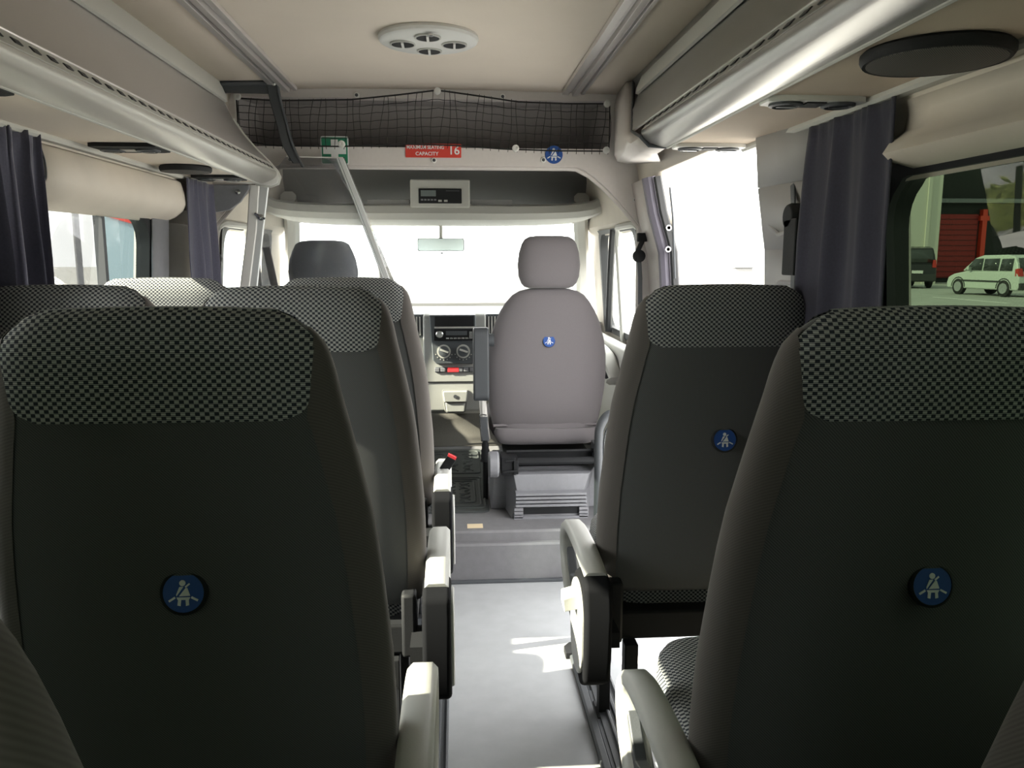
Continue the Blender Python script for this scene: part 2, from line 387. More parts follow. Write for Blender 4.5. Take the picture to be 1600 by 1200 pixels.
# ------------------------------------------------------------------ windows: black gasket and panes
def side_window(name, side, y0, y1, z0, z1, panes):
    t = bpy.data.objects.new(name, None); COL.objects.link(t); struct(t)
    X = lambda z: XC+side*(lerp_tab(PROF, z)+.012)
    def ringpts(a, b, c, d, r): return rrect(a, b, c, d, r, 6)
    # gasket ring following the wall slope
    outer = ringpts(y0-.012, y1+.012, z0-.012, z1+.012, .05); inner = ringpts(y0+.022, y1-.022, z0+.022, z1-.008, .09)
    g = M(); n = len(outer); vs = []
    for off in (-.030, .014):
        for q in (outer, inner): vs += [(X(z)+side*off, y, z) for y, z in q]
    fs = []
    for i in range(n):
        j = (i+1) % n; fs += [(i, j, n+j, n+i), (2*n+i, 3*n+i, 3*n+j, 2*n+j), (i, 2*n+i, 2*n+j, j), (n+i, n+j, 3*n+j, 3*n+i)]
    g.add(vs, fs).build('gasket', RUB, t)
    for (a, b, gm) in panes:
        q = M(); q.add([(X(z0), a, z0), (X(z0), b, z0), (X(z1), b, z1), (X(z1), a, z1)], [(0, 1, 2, 3)]); q.build('pane', gm, t)
    return t
w2 = side_window('window_2', -1, .90, 2.80, .74, 1.413, [(.90, 2.47, G_CLR), (2.47, 2.80, G_BLU)])
M().box(XC-.955, XC-.93, 2.46, 2.48, .75, 1.41).build('pane_edge', DGR, w2)
side_window('window_3', -1, -1.3, .50, .74, 1.413, [(-1.3, .50, G_TNT)])
w4 = side_window('window_4', 1, .55, 1.51, .74, 1.43, [(.55, 1.51, G_TNT)])
side_window('window_5', 1, -1.3, .45, .74, 1.413, [(-1.3, .45, G_TNT)])
side_window('window_6', -1, 3.62, 4.55, .88, 1.413, [(3.62, 4.55, G_CLR)])
side_window('window_7', 1, 3.62, 4.55, .88, 1.413, [(3.62, 4.55, G_CLR)])
for i, sx in enumerate((-1, 1)):
    m = M(); m.box(XC+sx*.5-.4, XC+sx*.5+.4, YR-.03, YR-.025, .8, 1.42); struct(m.build('window_%d' % (8+i), G_REAR))

# rear edge of the right window: matt black surround up to the curtain
m = M(); m.add([(XC+.96, 1.50, .72), (XC+.96, 1.64, .72), (XC+.905, 1.64, 1.44), (XC+.905, 1.50, 1.44)], [(0, 1, 2, 3)])
struct(m.build('trim_8', RUB, thick=.006))
m = M(); m.add([(XC-.945, 2.78, .72), (XC-.945, 2.93, .72), (XC-.90, 2.93, 1.44), (XC-.90, 2.78, 1.44)], [(0, 1, 2, 3)])
struct(m.build('trim_9', MGR, thick=.006))
# ------------------------------------------------------------------ sliding door opening, right side
def xr(z): return XC+lerp_tab(PROF, z)
zz = [0, .4, .8, 1.1, 1.3, 1.45, 1.58]
m = M(); m.strap([(xr(z)-.028, 3.085, z) for z in zz], .06, .045, (0, 1, 0)); struct(m.build('trim_10', SEAL))
m = M(); m.strap([(xr(z)-.005, 3.04, z) for z in zz], .02, .03, (0, 1, 0)); struct(m.build('trim_11', RUB))
m = M()                                   # painted B-pillar face between arch and door
m.add([(xr(z)-.03, y, z) for z in zz for y in (3.10, YH+.01)], [(2*i, 2*i+1, 2*i+3, 2*i+2) for i in range(len(zz)-1)]); struct(m.build('trim_12', TRIM, thick=.01))
m = M()                                   # body-coloured pillar behind the door with its pressed hollow
ype = lambda z: lerp_tab([(1.2, 2.07), (1.32, 2.05), (1.45, 2.0), (1.56, 1.96)], z)-.02
for a, b in zip(zz, zz[1:]): m.add([(xr(a)-.035, ype(a), a), (xr(a)-.008, 1.72, a), (xr(b)-.008, 1.72, b), (xr(b)-.035, ype(b), b)], [(0, 1, 2, 3)])
rp = struct(m.build('trim_13', BODY, thick=.02))
m = M()
pts = rrect(1.80, 1.97, .55, 1.22, .05)
def rim(y, z): return (xr(z)-.03-.016*(y-1.7)/.36, y, z)
m.tube([Vector(rim(y, z))+Vector((-.006, 0, 0)) for y, z in pts+[pts[0]]], .006, 6);
struct(m.build('trim_14', BODY))
m = M(); m.tube([Vector(rim(1.98, 1.36))+Vector((-.006, 0, 0)), Vector(rim(1.93, 1.335))+Vector((-.006, 0, 0)), Vector(rim(1.82, 1.345))+Vector((-.006, 0, 0)), Vector(rim(1.74, 1.37))+Vector((-.006, 0, 0))], .006, 6)
struct(m.build('trim_15', BODY))
# small hinge washers and cable inside the door opening
dh = thing('door_track_fitting', (xr(1.3)-.03, 3.03, 1.33), 'tiny pair of ring washers on the inner edge of the sliding door opening', 'fitting')
for dz in (.06, -.02):
    M().lathe([(.011, 0), (.011, -.004), (.007, -.004), (.007, 0)], (0, 0, dz), 'y', 16).build('washer', STEEL, dh)
M().tube([(0, 0, .21), (.015, 0, .1), (.025, 0, -.05), (.03, 0, -.13)], .004, 6).build('cable', DGR, dh)

# ================================================================== LUGGAGE RACKS
RZ = 1.563
def rack(side, y0, y1, label):
    t = thing('luggage_rack', (XC, 0, 0), label, 'luggage rack', 'overhead luggage racks')
    dz = CZ
    prof = [(.79, dz+.652), (.775, dz+.60), (.735, dz+.515), (.70, dz+.46), (.655, dz+.405), (.615, dz+.365), (.603, dz+.352)]
    if side > 0: prof[0] = (.765, dz+.652)
    m = M()
    def ye(x): return y1 if side < 0 else (x+XC)/.2165
    fine = smoothpath([(side*a, 0, b) for a, b in prof], 3)
    m.grid([[(p.x, y, p.z) for p in fine] for y in (y0, 1.9)]+[[(p.x, ye(p.x), p.z) for p in fine]]); m.build('front_panel', ALUP if side < 0 else ALU, t, thick=.006)
    # top rib and step
    m = M(); m.prism([(side*.79, dz+.655), (side*.758, dz+.575), (side*.748, dz+.578), (side*.752, dz+.60), (side*.775, dz+.655)], 'y', y0, y1 if side < 0 else 2.95); m.build('top_rib', LGR, t)
    # slotted strip
    m = M(); m.prism([(side*.604, dz+.352), (side*.578, dz+.322), (side*.584, dz+.318), (side*.612, dz+.348)], 'y', y0, y1); m.build('slotted_strip', ALU if side > 0 else LGR, t, bevel=.001)
    for (a, b) in ((.606, .354),):
        m = M(); m.tube([(side*a, y0, dz+b), (side*a, y1, dz+b)], .0022, 6); m.build('seam', DGR, t)
    slot = None; y = y1-.03
    sdir = Vector((side*.578-side*.604, 0, -.030)).normalized(); nrm = Vector((-side*.75, 0, .66))
    while y > y0+.02 and y > .35:
        if slot is None:
            q = M(); c = Vector((0, 0, 0)); a = sdir*.0062; bb = Vector((0, .0120, 0)); n3 = Vector((-side*.030, 0, .026)).normalized()*-.0012
            n3 = Vector((-side, 0, -.0)).normalized()*.003
            q.hexa([c-a-bb+n3, c+a-bb+n3, c+a+bb+n3, c-a+bb+n3], [c-a-bb-n3, c+a-bb-n3, c+a+bb-n3, c-a+bb-n3])
            slot = q.build('slot', RUB, t, bevel=.0012); so_ = slot
        else:
            so_ = slot.copy(); COL.objects.link(so_); so_.parent = t
        so_.location = Vector((side*.5915, y, dz+.3375))*K; y -= .0575
    # bulged lower nose
    fine = smoothpath([(side*a, 0, dz+b) for a, b in ((.580, .320), (.582, .310), (.592, .299), (.609, .290), (.628, .283), (.645, .281))], 4)
    m = M(); m.grid([[(p.x, y, p.z) for p in fine] for y in (y0, y1)]); m.build('nose_profile', ALU if side > 0 else NOSE, t, thick=.004)
    m = M(); m.tube([(side*.648, y0, dz+.281), (side*.648, y1, dz+.281)], .005, 8); m.build('edge_bead', LGR, t)
    # underside panel
    m = M(); m.box(min(side*.645, side*.862), max(side*.645, side*.862), y0, y1, RZ, RZ+.015); m.build('underside_panel', LINER if side > 0 else CEIL, t, bevel=.002)
    m = M(); m.strap([(side*.855, y0, RZ-.004), (side*.855, y1, RZ-.004)], .030, .018, (1, 0, 0)); m.build('wall_rail', LGR, t)
    return t
rl = rack(-1, YR, 3.20, 'long pale overhead luggage rack over the paired seats, with a bent end bracket')
rr = rack(1, YR, 2.10, 'silver ribbed overhead luggage rack over the single seats, ending at the open sliding door')
# end caps
dz = CZ
endp = [(.79, .645), (.735, .515), (.70, .46), (.655, .405), (.603, .352), (.578, .322), (.570, .303), (.578, .280), (.605, .270), (.66, .278), (.84, .285), (.84, .645)]
m = M(); m.prism([(-a, dz+b) for a, b in endp], 'y', 3.20, 3.213); m.build('end_cap', WHT, rl, bevel=.004)
m = M(); m.tube([(-a, 3.213, dz+b) for a, b in endp[1:10]], .007, 8); m.build('end_piping', LGR, rl)
# bent bracket at the rack's front end
m = M(); m.strap(smoothpath([(-.585, 3.205, dz+.69-.02), (-.578, 3.205, dz+.60), (-.555, 3.205, dz+.50), (-.535, 3.205, dz+.42), (-.50, 3.205, dz+.355)]), .036, .012, (1, 0, 0))
m.strap(smoothpath([(-.565, 3.21, dz+.66), (-.558, 3.21, dz+.60), (-.535, 3.21, dz+.50), (-.515, 3.21, dz+.42), (-.48, 3.21, dz+.34)]), .008, .03, (1, 0, 0))
br = m.build('end_bracket', DGR, rl)
m = M(); m.tube(smoothpath([(-.83, 3.2, dz+.60), (-.80, 3.2, dz+.635), (-.70, 3.2, dz+.645), (-.56, 3.2, dz+.648)]), .010, 8).box(-.83, -.56, 3.205, 3.215, dz+.61, dz+.645)
m.build('cross_arm', DGR, rl)
M().lathe([(.010, 0), (.010, -.006), (.004, -.008)], (-.573, 3.198, dz+.645), 'y', 12).build('bolt', STEEL, rl)
# right rack end plate (flange with the rounded mouth around the rack)
m = M()
pin = [(.765, .645), (.735, .515), (.70, .46), (.655, .405), (.603, .352), (.580, .322), (.5785, .305), (.600, .284), (.645, .281)]
rows = [[(XC+a, min(2.12, 9)*1 if b < .33 else (XC+a)/.2165, CZ+b) for a, b in pin]]
rows[0] = [(XC+a, (XC+a)/.2165 if b > .34 else {.322: 2.17}.get(b, 2.10), CZ+b) for a, b in pin]
lip = [(p[0]-.018, p[1]+.03, p[2]-.012) for p in rows[0]]; lip[0] = (rows[0][0][0]-.02, rows[0][0][1]+.02, CZ+.645)
out = [(.655, 3.31, CZ+.645), (.645, 3.31, CZ+.60), (.647, 3.31, CZ+.55), (.647, 3.31, CZ+.50), (.647, 3.31, CZ+.45), (.648, 3.31, CZ+.41), (.66, 3.31, CZ+.385), (.70, 3.31, CZ+.378), (.84, 3.31, CZ+.378)]
sh = lambda L: [Vector((p[0]-XC, p[1], p[2])) for p in L]
rows[0], lip, out = sh(rows[0]), sh(lip), sh(out)
m.grid([[Vector(a) for a in rows[0]], lip, [Vector(a).lerp(Vector(b), .5) for a, b in zip(lip, out)], out]); m.build('end_plate', TRIM, rr, thick=.006, ang=60)
m = M(); m.tube(rows[0], .005, 8); m.build('end_piping', DGR, rr)
for x, z in ((.690, 1.675), (.815, 1.675)):
    M().lathe([(.009, 0), (.009, -.005), (.004, -.006)], (x-XC, 3.300, z), 'y', 12).build('screw', STEEL, rr)

# reading light and nozzle panels
def reading_panel(rk, x, y, wx, wy, light):
    f = M(); x -= XC; y_ = y
    f.prism([(x-wx/2, y-wy/2+.01), (x-wx/2+.02, y-wy/2), (x+wx/2-.02, y-wy/2), (x+wx/2, y-wy/2+.01), (x+wx/2, y+wy/2-.01), (x+wx/2-.02, y+wy/2), (x-wx/2+.02, y+wy/2), (x-wx/2, y+wy/2-.01)], 'z', RZ-.010, RZ+.002)
    fr = f.build('reading_light_panel', WHT if light else BLK, rk, bevel=.002)
    for sx in (-1, 1):
        if not light:
            pass
        M().lathe([(.030, RZ-.010), (.030, RZ-.014), (.024, RZ-.016), (.022, RZ-.012)], (x+sx*wx*.27, y, 0), 'z', 20).build('nozzle', DGR, fr)
        M().box(x+sx*wx*.27-.018, x+sx*wx*.27+.018, y-.003, y+.003, RZ-.0165, RZ-.013).build('vane', STEEL, fr)
    M().box(x-.018, x+.018, y-.022, y+.022, RZ-.0125, RZ-.009).build('switch', BLK if light else ALU, fr)
for y in (2.065, 1.465, .60): reading_panel(rr, .645, y, .18, .062, True)
for y in (1.43, 2.19, 2.98): reading_panel(rl, -.832, y, .165, .13, False)
def speaker(rk, x, y, r):
    x -= XC
    b = M(); b.lathe([(r*.93, RZ+.002), (r, RZ-.004), (r, RZ-.012), (r*.96, RZ-.018), (r*.91, RZ-.017)], (x, y, 0), 'z', 40); sb = b.build('speaker', BLK, rk)
    M().lathe([(r*.91, RZ-.015), (r*.91, RZ-.018), (r*.6, RZ-.021), (.01, RZ-.022)], (x, y, 0), 'z', 40).build('grille', SPK, sb)
speaker(rr, .662, 1.115, .097); speaker(rl, -.845, 2.66, .078)

# ================================================================== CEILING VENT
cv = thing('ceiling_vent', (-.075, 2.57, CEILZ+.011), 'round white ceiling air vent with four swivelling nozzles', 'vent')
M().lathe([(.150, 0), (.152, -.008), (.148, -.016), (.140, -.020), (.010, -.024)], n=48).build('cover', WHT, cv)
for a, mm in ((0, BLK), (90, BLK), (180, BLK), (270, BLK)):
    x, y = .078*math.cos(math.radians(a)), .078*math.sin(math.radians(a))
    nz = M().lathe([(.039, -.018), (.039, -.026), (.035, -.027), (.033, -.0245)], (x, y, 0), n=24).build('nozzle', LGR, cv)
    M().lathe([(.034, -.0240), (.034, -.0262), (.005, -.0265)], (x, y, 0), n=24).build('throat', mm, nz)
    M().box(x-.0035, x+.0035, y-.033, y+.033, -.030, -.025).build('vane', WHT, nz)
M().lathe([(.009, -.026), (.009, -.031), (.004, -.033)], (.01, -.125, 0), n=12).build('screw', STEEL, cv)

# ================================================================== NET AND SIGNS ON THE HEADER
net = thing('luggage_net', (0, YH-.018, 0), 'black string net stretched over the parcel shelf above the cab', 'net')
NX0, NX1 = -.845, .625
def ztop(x):
    a = [(NX0, 1.905), (-.70, 1.897), (-.40, 1.905), (-.22, 1.925), (-.065, 1.945), (.10, 1.925), (.25, 1.905), (.45, 1.90), (NX1, 1.902)]
    return lerp_tab(a, x)-.012
def zbot(x):
    return lerp_tab([(NX0, 1.735), (-.72, 1.715), (-.45, 1.714), (-.2, 1.726), (0, 1.722), (.2, 1.710), (.4, 1.705), (NX1, 1.705)], x)
def nety(x, t): return -.012-.012*math.sin(PI*t)-.006*math.sin(x*9)
cord = M(); nx = 43; nr = 6
for k in range(nx+1):
    x = NX0+(NX1-NX0)*k/nx; lean = .012*math.sin(k*1.7)+.010
    cord.tube([(x+lean*t-(.012 if t == 0 else 0)*0+.004*math.sin(5*t+k), nety(x, t), zbot(x)-.012+(ztop(x)-zbot(x)+.016)*t) for t in (0, .08, .25, .42, .6, .75, .92, 1)], .0016, 4)
for r in range(1, nr):
    t = r/nr; cord.tube([(NX0+(NX1-NX0)*k/60, nety(NX0+(NX1-NX0)*k/60, t), zbot(NX0+(NX1-NX0)*k/60)+(ztop(NX0+(NX1-NX0)*k/60)-zbot(NX0+(NX1-NX0)*k/60))*t+.0015*math.sin(k*1.9+r)) for k in range(61)], .0016, 4)
cords = cord.build('mesh', NETM, net); cords['kind'] = 'stuff'
m = M(); pts = [(NX0+(NX1-NX0)*k/40, nety(0, 0), ztop(NX0+(NX1-NX0)*k/40)) for k in range(41)]+[(NX0+(NX1-NX0)*k/40, nety(0, 0), zbot(NX0+(NX1-NX0)*k/40)) for k in range(40, -1, -1)]
m.tube(pts+[pts[0]], .0032, 6).build('border_cord', NETM, net)
for x, z in ((-.065, 1.928), (NX0+.005, 1.898), (NX1-.012, 1.888), (-.445, 1.722), (.245, 1.712), (NX1-.012, 1.708)):
    M().lathe([(.014, -.004), (.014, -.012), (.010, -.014), (.006, -.014), (.006, -.010)], (x, -.012, z), 'y', 18).build('anchor_washer', WHT, net)

def disc_pts(cx, cz, r, n=20): return [(cx+r*math.cos(2*PI*k/n), cz+r*math.sin(2*PI*k/n)) for k in range(n)]
def bar2(p, q, wd):
    p, q = Vector((p[0], p[1])), Vector((q[0], q[1])); d = (q-p).normalized(); n = Vector((-d.y, d.x))*wd/2
    return [tuple(p-n), tuple(q-n), tuple(q+n), tuple(p+n)]
def belt_icon(m, cx, cz, s, y0, y1):
    """seated person with a seat belt, in a disc of radius s"""
    P = lambda pts: [(cx+a*s, cz+b*s) for a, b in pts]
    m.prism(P(disc_pts(-.03, .56, .16)), 'y', y0, y1)
    m.prism(P([(-.19, .36), (.02, .36), (-.34, -.13), (-.36, -.05)]), 'y', y0, y1)          # shoulder side
    m.prism(P([(.13, .30), (.22, .30), (.36, -.12), (-.22, -.14)]), 'y', y0, y1)              # torso below belt
    m.prism(P(bar2((.12, .34), (.34, .52), .09)), 'y', y0, y1)
    m.prism(P([(-.34, -.20), (.36, -.20), (.30, -.33), (-.28, -.33)]), 'y', y0, y1)
    m.prism(P(bar2((-.42, -.20), (-.74, -.40), .11)), 'y', y0, y1)
    m.prism(P(bar2((.42, -.20), (.76, -.38), .11)), 'y', y0, y1)
    m.prism(P([(-.26, -.30), (-.10, -.30), (-.14, -.66), (-.30, -.62)]), 'y', y0, y1)
    m.prism(P([(.12, -.30), (.28, -.30), (.30, -.62), (.14, -.66)]), 'y', y0, y1)
def text_mesh(txt, size, name, m_, parent, loc, rot=(PI/2, 0, 0), bold=.0, sx=1):
    c = bpy.data.curves.new(name, 'FONT'); c.body = txt; c.size = size*K; c.align_x = 'CENTER'; c.align_y = 'CENTER'; c.offset = bold; c.extrude = .0004
    o = bpy.data.objects.new(name, c); COL.objects.link(o); o.location = Vector(loc)*K; o.rotation_euler = rot; o.scale = (sx, 1, 1); o.parent = parent
    c.materials.append(m_); bpy.context.view_layer.update()
    me = bpy.data.meshes.new_from_object(o); me.materials.clear(); me.materials.append(m_); bpy.data.objects.remove(o)
    o = bpy.data.objects.new(name, me); COL.objects.link(o); o.location = Vector(loc)*K; o.rotation_euler = rot; o.scale = (sx, 1, 1); o.parent = parent; return o
fa = thing('first_aid_sign', (-.478, YH-.002, 1.702), 'green first aid sign with white cross behind the net', 'sign')
M().prism(rrect(-.055, .055, -.055, .055, .008), 'y', -.0015, 0).build('border', WSIGN, fa)
M().prism(rrect(-.051, .051, -.051, .051, .006), 'y', -.0022, -.0014).build('panel', GRN, fa)
M().prism([(-.014, -.04), (.014, -.04), (.014, -.014), (.045, -.014), (.045, .014), (.014, .014), (.014, .042), (-.014, .042), (-.014, .014), (-.045, .014), (-.045, -.014), (-.014, -.014)], 'y', -.003, -.0021).build('cross', WSIGN, fa)
rs = thing('capacity_sign', (-.085, YH-.002, 1.7045), 'small red sign reading CAPACITY 16 behind the net', 'sign')
M().prism(rrect(-.112, .112, -.027, .027, .003), 'y', -.0015, 0).build('panel', RED, rs)
text_mesh('MAXIMUM SEATING', .0195, 'lettering', WSIGN, rs, (-.032, -.0018, .0125), bold=.0004, sx=.86)
text_mesh('CAPACITY', .0195, 'lettering', WSIGN, rs, (-.026, -.0018, -.0125), bold=.0004)
text_mesh('16', .046, 'number', WSIGN, rs, (.083, -.0018, 0), bold=.0008)
bs = thing('belt_sticker', (.404, YH-.002, 1.693), 'round blue seat belt sticker low on the header below the net', 'sticker')
M().prism(disc_pts(0, 0, .036, 32), 'y', -.001, 0).build('disc', BLUE, bs)
q = M(); belt_icon(q, 0, 0, .036, -.0016, -.0009); q.build('pictogram', WSIGN, bs, smooth=False)

# ================================================================== PASSENGER SEATS
KV = K; K = 1; SEATZ = .166
ZT = 1.213; ZB = .388
HW = [(.388, .25), (.395, .27), (.41, .28), (.45, .284), (.56, .286), (.66, .285), (.84, .272), (.92, .262), (1.01, .245), (1.095, .228), (1.13, .222), (1.155, .216), (1.172, .209), (1.188, .196), (1.198, .184), (1.205, .172), (1.211, .155)]
TH = [(.388, .05), (.395, .075), (.41, .095), (.45, .11), (.65, .12), (.95, .105), (1.10, .09), (1.155, .08), (1.178, .068), (1.195, .052), (1.206, .034), (1.212, .012)]
YC = [(.388, .185), (.65, .150), (.95, .102), (1.10, .075), (1.178, .063), (1.213, .060)]
ZL = [.388, .392, .398, .41, .43, .46, .50, .56, .62, .68, .74, .80, .86, .92, .98, 1.03, 1.07, 1.10, 1.125, 1.145, 1.16, 1.172, 1.183, 1.192, 1.199, 1.204, 1.208, 1.211, 1.213]
NE = 3.6
def sp_(c, e): return math.copysign(abs(c)**e, c)
def arch(x, z):                              # the top edge is a shallow arch
    k = max(0, (z-1.05)/.163); return z-.005*k*(x/.17)**2
def ring_at(z, n=44):
    hw, th, yc = lerp_tab(HW, z), lerp_tab(TH, z), lerp_tab(YC, z); pts = []
    for k in range(n):
        a = 2*PI*k/n; x = hw*sp_(math.cos(a), 2/NE); y = yc+th*.5*sp_(math.sin(a), 2/2.6)
        pts.append((x, y, arch(x, z)))
    return pts
def back_y(x, z, off=0, front=False):
    hw, th, yc = lerp_tab(HW, z), lerp_tab(TH, z), lerp_tab(YC, z)
    c = min(.9999, abs(x)/hw)**(NE/2); s_ = math.sqrt(1-c*c); d = (th*.5+off)*s_**(2/2.6)
    return yc+d if front else yc-d
def seat_back_mesh():
    m = M(); rows = [ring_at(z) for z in ZL]
    uv = [[(p[0]*1.0+(p[1]*.5), p[2]) for p in r] for r in rows]
    m.grid(rows, uv, closed=True, caps=True); return m
def insert_mesh():
    """patterned cloth over the top of the back: up the rear, over the edge, down the front"""
    m = M(); rows = []; uvs = []; z0 = 1.066; n = 26; v = 0; prev = None
    zr = [z0+(1.213-z0)*(1-(1-k/22)**1.6) for k in range(23)]
    seq = [(z, False) for z in zr]+[(z, True) for z in zr[::-1]]
    for z, fr in seq:
        lim = .190+.016*(z-z0)/.147; d = z-z0
        if d < .03: lim -= .03*(1-math.sqrt(max(0, 1-(1-d/.03)**2)))
        lim = min(lim, lerp_tab(HW, z)*.985)
        row = []
        for k in range(n+1):
            x = lim*(2*k/n-1); yy = back_y(x, z, .006, fr); row.append((x, yy, arch(x, z)+(.003 if z > 1.20 else 0)))
        if prev is not None: v += (Vector(row[n//2])-Vector(prev)).length
        prev = row[n//2]; rows.append(row); uvs.append([(p[0], v) for p in row])
    m.grid(rows, uvs); return m
def cushion_mesh():
    m = M(); rows = []; uvs = []; n = 40
    for z, k, kz in ((.342, .93, 0), (.346, .98, 0), (.36, 1, 0), (.40, 1, 0), (.425, .985, 0), (.442, .95, 0), (.452, .88, 0), (.457, .72, 0), (.459, .4, 0), (.459, .05, 0)):
        r = []
        for i in range(n):
            a = 2*PI*i/n; x = .245*k*sp_(math.cos(a), 2/6); y = .40+.235*(k)*sp_(math.sin(a), 2/6)
            r.append((x, y, z+.028*(y-.40)/.235*(1 if z > .4 else .3)))
        rows.append(r); uvs.append([(p[0], p[1]*1+p[2]) for p in r])
    m.grid(rows, uvs, closed=True, caps=True); return m
def bolster_mesh(s_):
    """plain cloth panel round the flank of the back, between the rear face and the front"""
    m = M(); rows = []; uvs = []
    for z in [q for q in ZL if .40 < q < 1.195]:
        hw, th, yc = lerp_tab(HW, z)+.0028, lerp_tab(TH, z)+.0056, lerp_tab(YC, z); r = []
        xs = hw-.046 if z < 1.066 else .188+.016*(z-1.066)/.147
        k0 = -math.acos(min(.985, xs/hw)**(NE/2))
        for k in range(15):
            a = k0+(math.radians(48)-k0)*k/14
            r.append((s_*hw*sp_(math.cos(a), 2/NE), yc+th*.5*sp_(math.sin(a), 2/2.6), arch(hw*.9, z)))
        rows.append(r); uvs.append([(p[1], p[2]) for p in r])
    m.grid(rows, uvs); return m
MESH = {}
def make_seat(cx, y, arm, label, badge=.0, lever=False, tilt=0, armmat=None, bz=.815):
    """arm: +1 armrest on the +x side (aisle), -1 on the -x side, 0 none"""
    t = thing('passenger_seat', (cx, y, SEATZ), label, 'seat', 'patterned passenger seats')
    if 'b' not in MESH:
        a = seat_back_mesh().build('backrest', BACK, t, ang=60); b = insert_mesh().build('headrest_cover', WEAVE, t, ang=80)
        c = cushion_mesh().build('seat_cushion', WEAVE, t, ang=60)
        MESH['b'], MESH['i'], MESH['c'] = a.data, b.data, c.data
        for s_ in (-1, 1): MESH['s%d' % s_] = bolster_mesh(s_).build('side_bolster', SIDE, t, ang=60).data
    else:
        for nm, k in (('backrest', 'b'), ('headrest_cover', 'i'), ('seat_cushion', 'c'), ('side_bolster', 's-1'), ('side_bolster', 's1')):
            o = bpy.data.objects.new(nm, MESH[k]); COL.objects.link(o); o.parent = t
    def part(name, key, mk, mt, **kw):
        if key in MESH:
            o = bpy.data.objects.new(name, MESH[key]); COL.objects.link(o); o.parent = t
            for a, b in kw.items():
                if a == 'bevel' and b:
                    k = o.modifiers.new('bev', 'BEVEL'); k.width = b; k.segments = 2; k.limit_method = 'ANGLE'; k.angle_limit = math.radians(30)
            return o
        o = mk().build(name, mt, t, **kw); MESH[key] = o.data; return o
    part('seat_pan', 'pan', lambda: M().box(-.255, .255, .12, .62, .270, .350).box(-.262, -.225, .10, .19, .270, .44).box(.225, .262, .10, .19, .270, .44), BLK, bevel=.008)
    for lx in (-.20, .20):
        for ly in (.12, .48):
            o = part('leg', 'leg', lambda: M().box(-.018, .018, -.02, .02, -SEATZ+.003, .265).box(-.026, .026, -.05, .05, -SEATZ+.003, -SEATZ+.02), BLK, bevel=.003); o.location = (lx, ly, 0)
    o = part('leg_rail', 'lr', lambda: M().box(-.03, .03, .02, .60, -SEATZ+.002, -SEATZ+.016), DGR, bevel=.003); o.location = (-.20, 0, 0)
    o = part('leg_rail', 'lr', None, None); o.location = (.20, 0, 0)
    # seat-belt badge on the rear face
    bx = badge; by = back_y(bx, bz)
    rim = M().lathe([(.032, .006), (.0335, -.001), (.0325, -.006), (.029, -.008), (.0275, -.006), (.0275, 0)], axis='y', n=32).build('belt_badge', BLK, t)
    rim.location = (bx, by, bz); rim.rotation_euler = (math.radians(-8), 0, 0)
    M().prism(disc_pts(0, 0, .0285, 32), 'y', -.0068, -.003).build('badge_disc', BLUE, rim)
    q = M(); belt_icon(q, 0, -.001, .0265, -.0078, -.0066); q.build('pictogram', WSIGN, rim, smooth=False)
    if arm:
        s = arm; xo = s*.318
        path = smoothpath([(xo, .00, .495), (xo, .08, .508), (xo, .22, .513), (xo, .36, .505), (xo, .435, .480), (xo, .455, .435), (xo, .43, .375), (xo, .36, .325), (xo, .26, .30), (xo, .16, .30)], 5)
        ar = M(); ar.strap(path, .058, .034, (1, 0, 0), .3)
        ao = ar.build('armrest', armmat or ARM, t, ang=75); ao['label'] = 'pale plastic armrest loop'
        hs = M()
        pts = [(-.055, .30), (-.06, .42), (-.045, .488), (-.01, .503), (.06, .506), (.13, .47), (.17, .38), (.16, .28), (.11, .215), (.02, .20), (-.035, .235)]
        hs.prism(pts, 'x', xo-.034, xo+.034); hs.build('recline_housing', HOUS, t, bevel=.012, seg=3)
        cv_ = M(); cpts = rrect(-.035, .145, .23, .47, .085, 8)
        cv_.prism(cpts, 'x', xo+s*.030, xo+s*.041); co = cv_.build('housing_cover', ARM, t, bevel=.004)
        # side skirt inside the loop
        sk = M(); sk.prism([(.12, .30), (.14, .46), (.22, .40), (.36, .36), (.43, .42), (.44, .36), (.36, .30), (.24, .27)], 'x', xo-.012, xo+.012); sk.build('side_skirt', DGR, t, bevel=.004)
        bb = M(); bb.box(min(s*.25, xo), max(s*.25, xo), .02, .14, .30, .34).build('hinge_bar', BLK, t)
        if lever:
            lv = M(); lv.hexa([(xo+s*.02, .03, .405), (xo+s*.075, .02, .400), (xo+s*.075, .085, .405), (xo+s*.02, .09, .405)], [(xo+s*.02, .03, .448), (xo+s*.078, .025, .432), (xo+s*.075, .085, .436), (xo+s*.02, .09, .448)])
            lv.build('recline_lever', ARM, t, bevel=.003)
    return t
CRM = ARM
CL, CW, CR = -.372, -.942, .655
make_seat(CL-.018, 1.03, 1, 'largest charcoal seat on the paired side, beside the aisle, blue badge low on its back', .004)
make_seat(CR-.005, .975, -1, 'large charcoal single seat behind the one at the sliding door, pale armrest', .022, bz=.818)
make_seat(CL, 1.82, 1, 'charcoal aisle seat of the middle pair, half hidden behind the big aisle seat', -.035)
make_seat(CR, 1.86, -1, 'charcoal single seat by the open sliding door, recline lever on its armrest', .014, lever=True, bz=.827)
make_seat(CL, 2.61, 1, 'aisle seat right behind the step to the cab, belt buckle on its cushion', -.035)
make_seat(CW, 1.93, 0, 'window seat with sunlit patterned top next to the dark gathered curtain', 0)
make_seat(CW, 2.61, 0, 'window seat of the pair closest to the cab, patterned top below the narrow curtain', 0)
make_seat(CW-.03, .98, 0, 'window seat hidden beside the largest aisle seat, nearer than the dark gathered curtain', 0)  # unseen seat, set back to block grazing sun on the aisle backrest
make_seat(CL+.012, .18, 0, 'seat whose shoulder edge shows in the bottom left corner', 0)
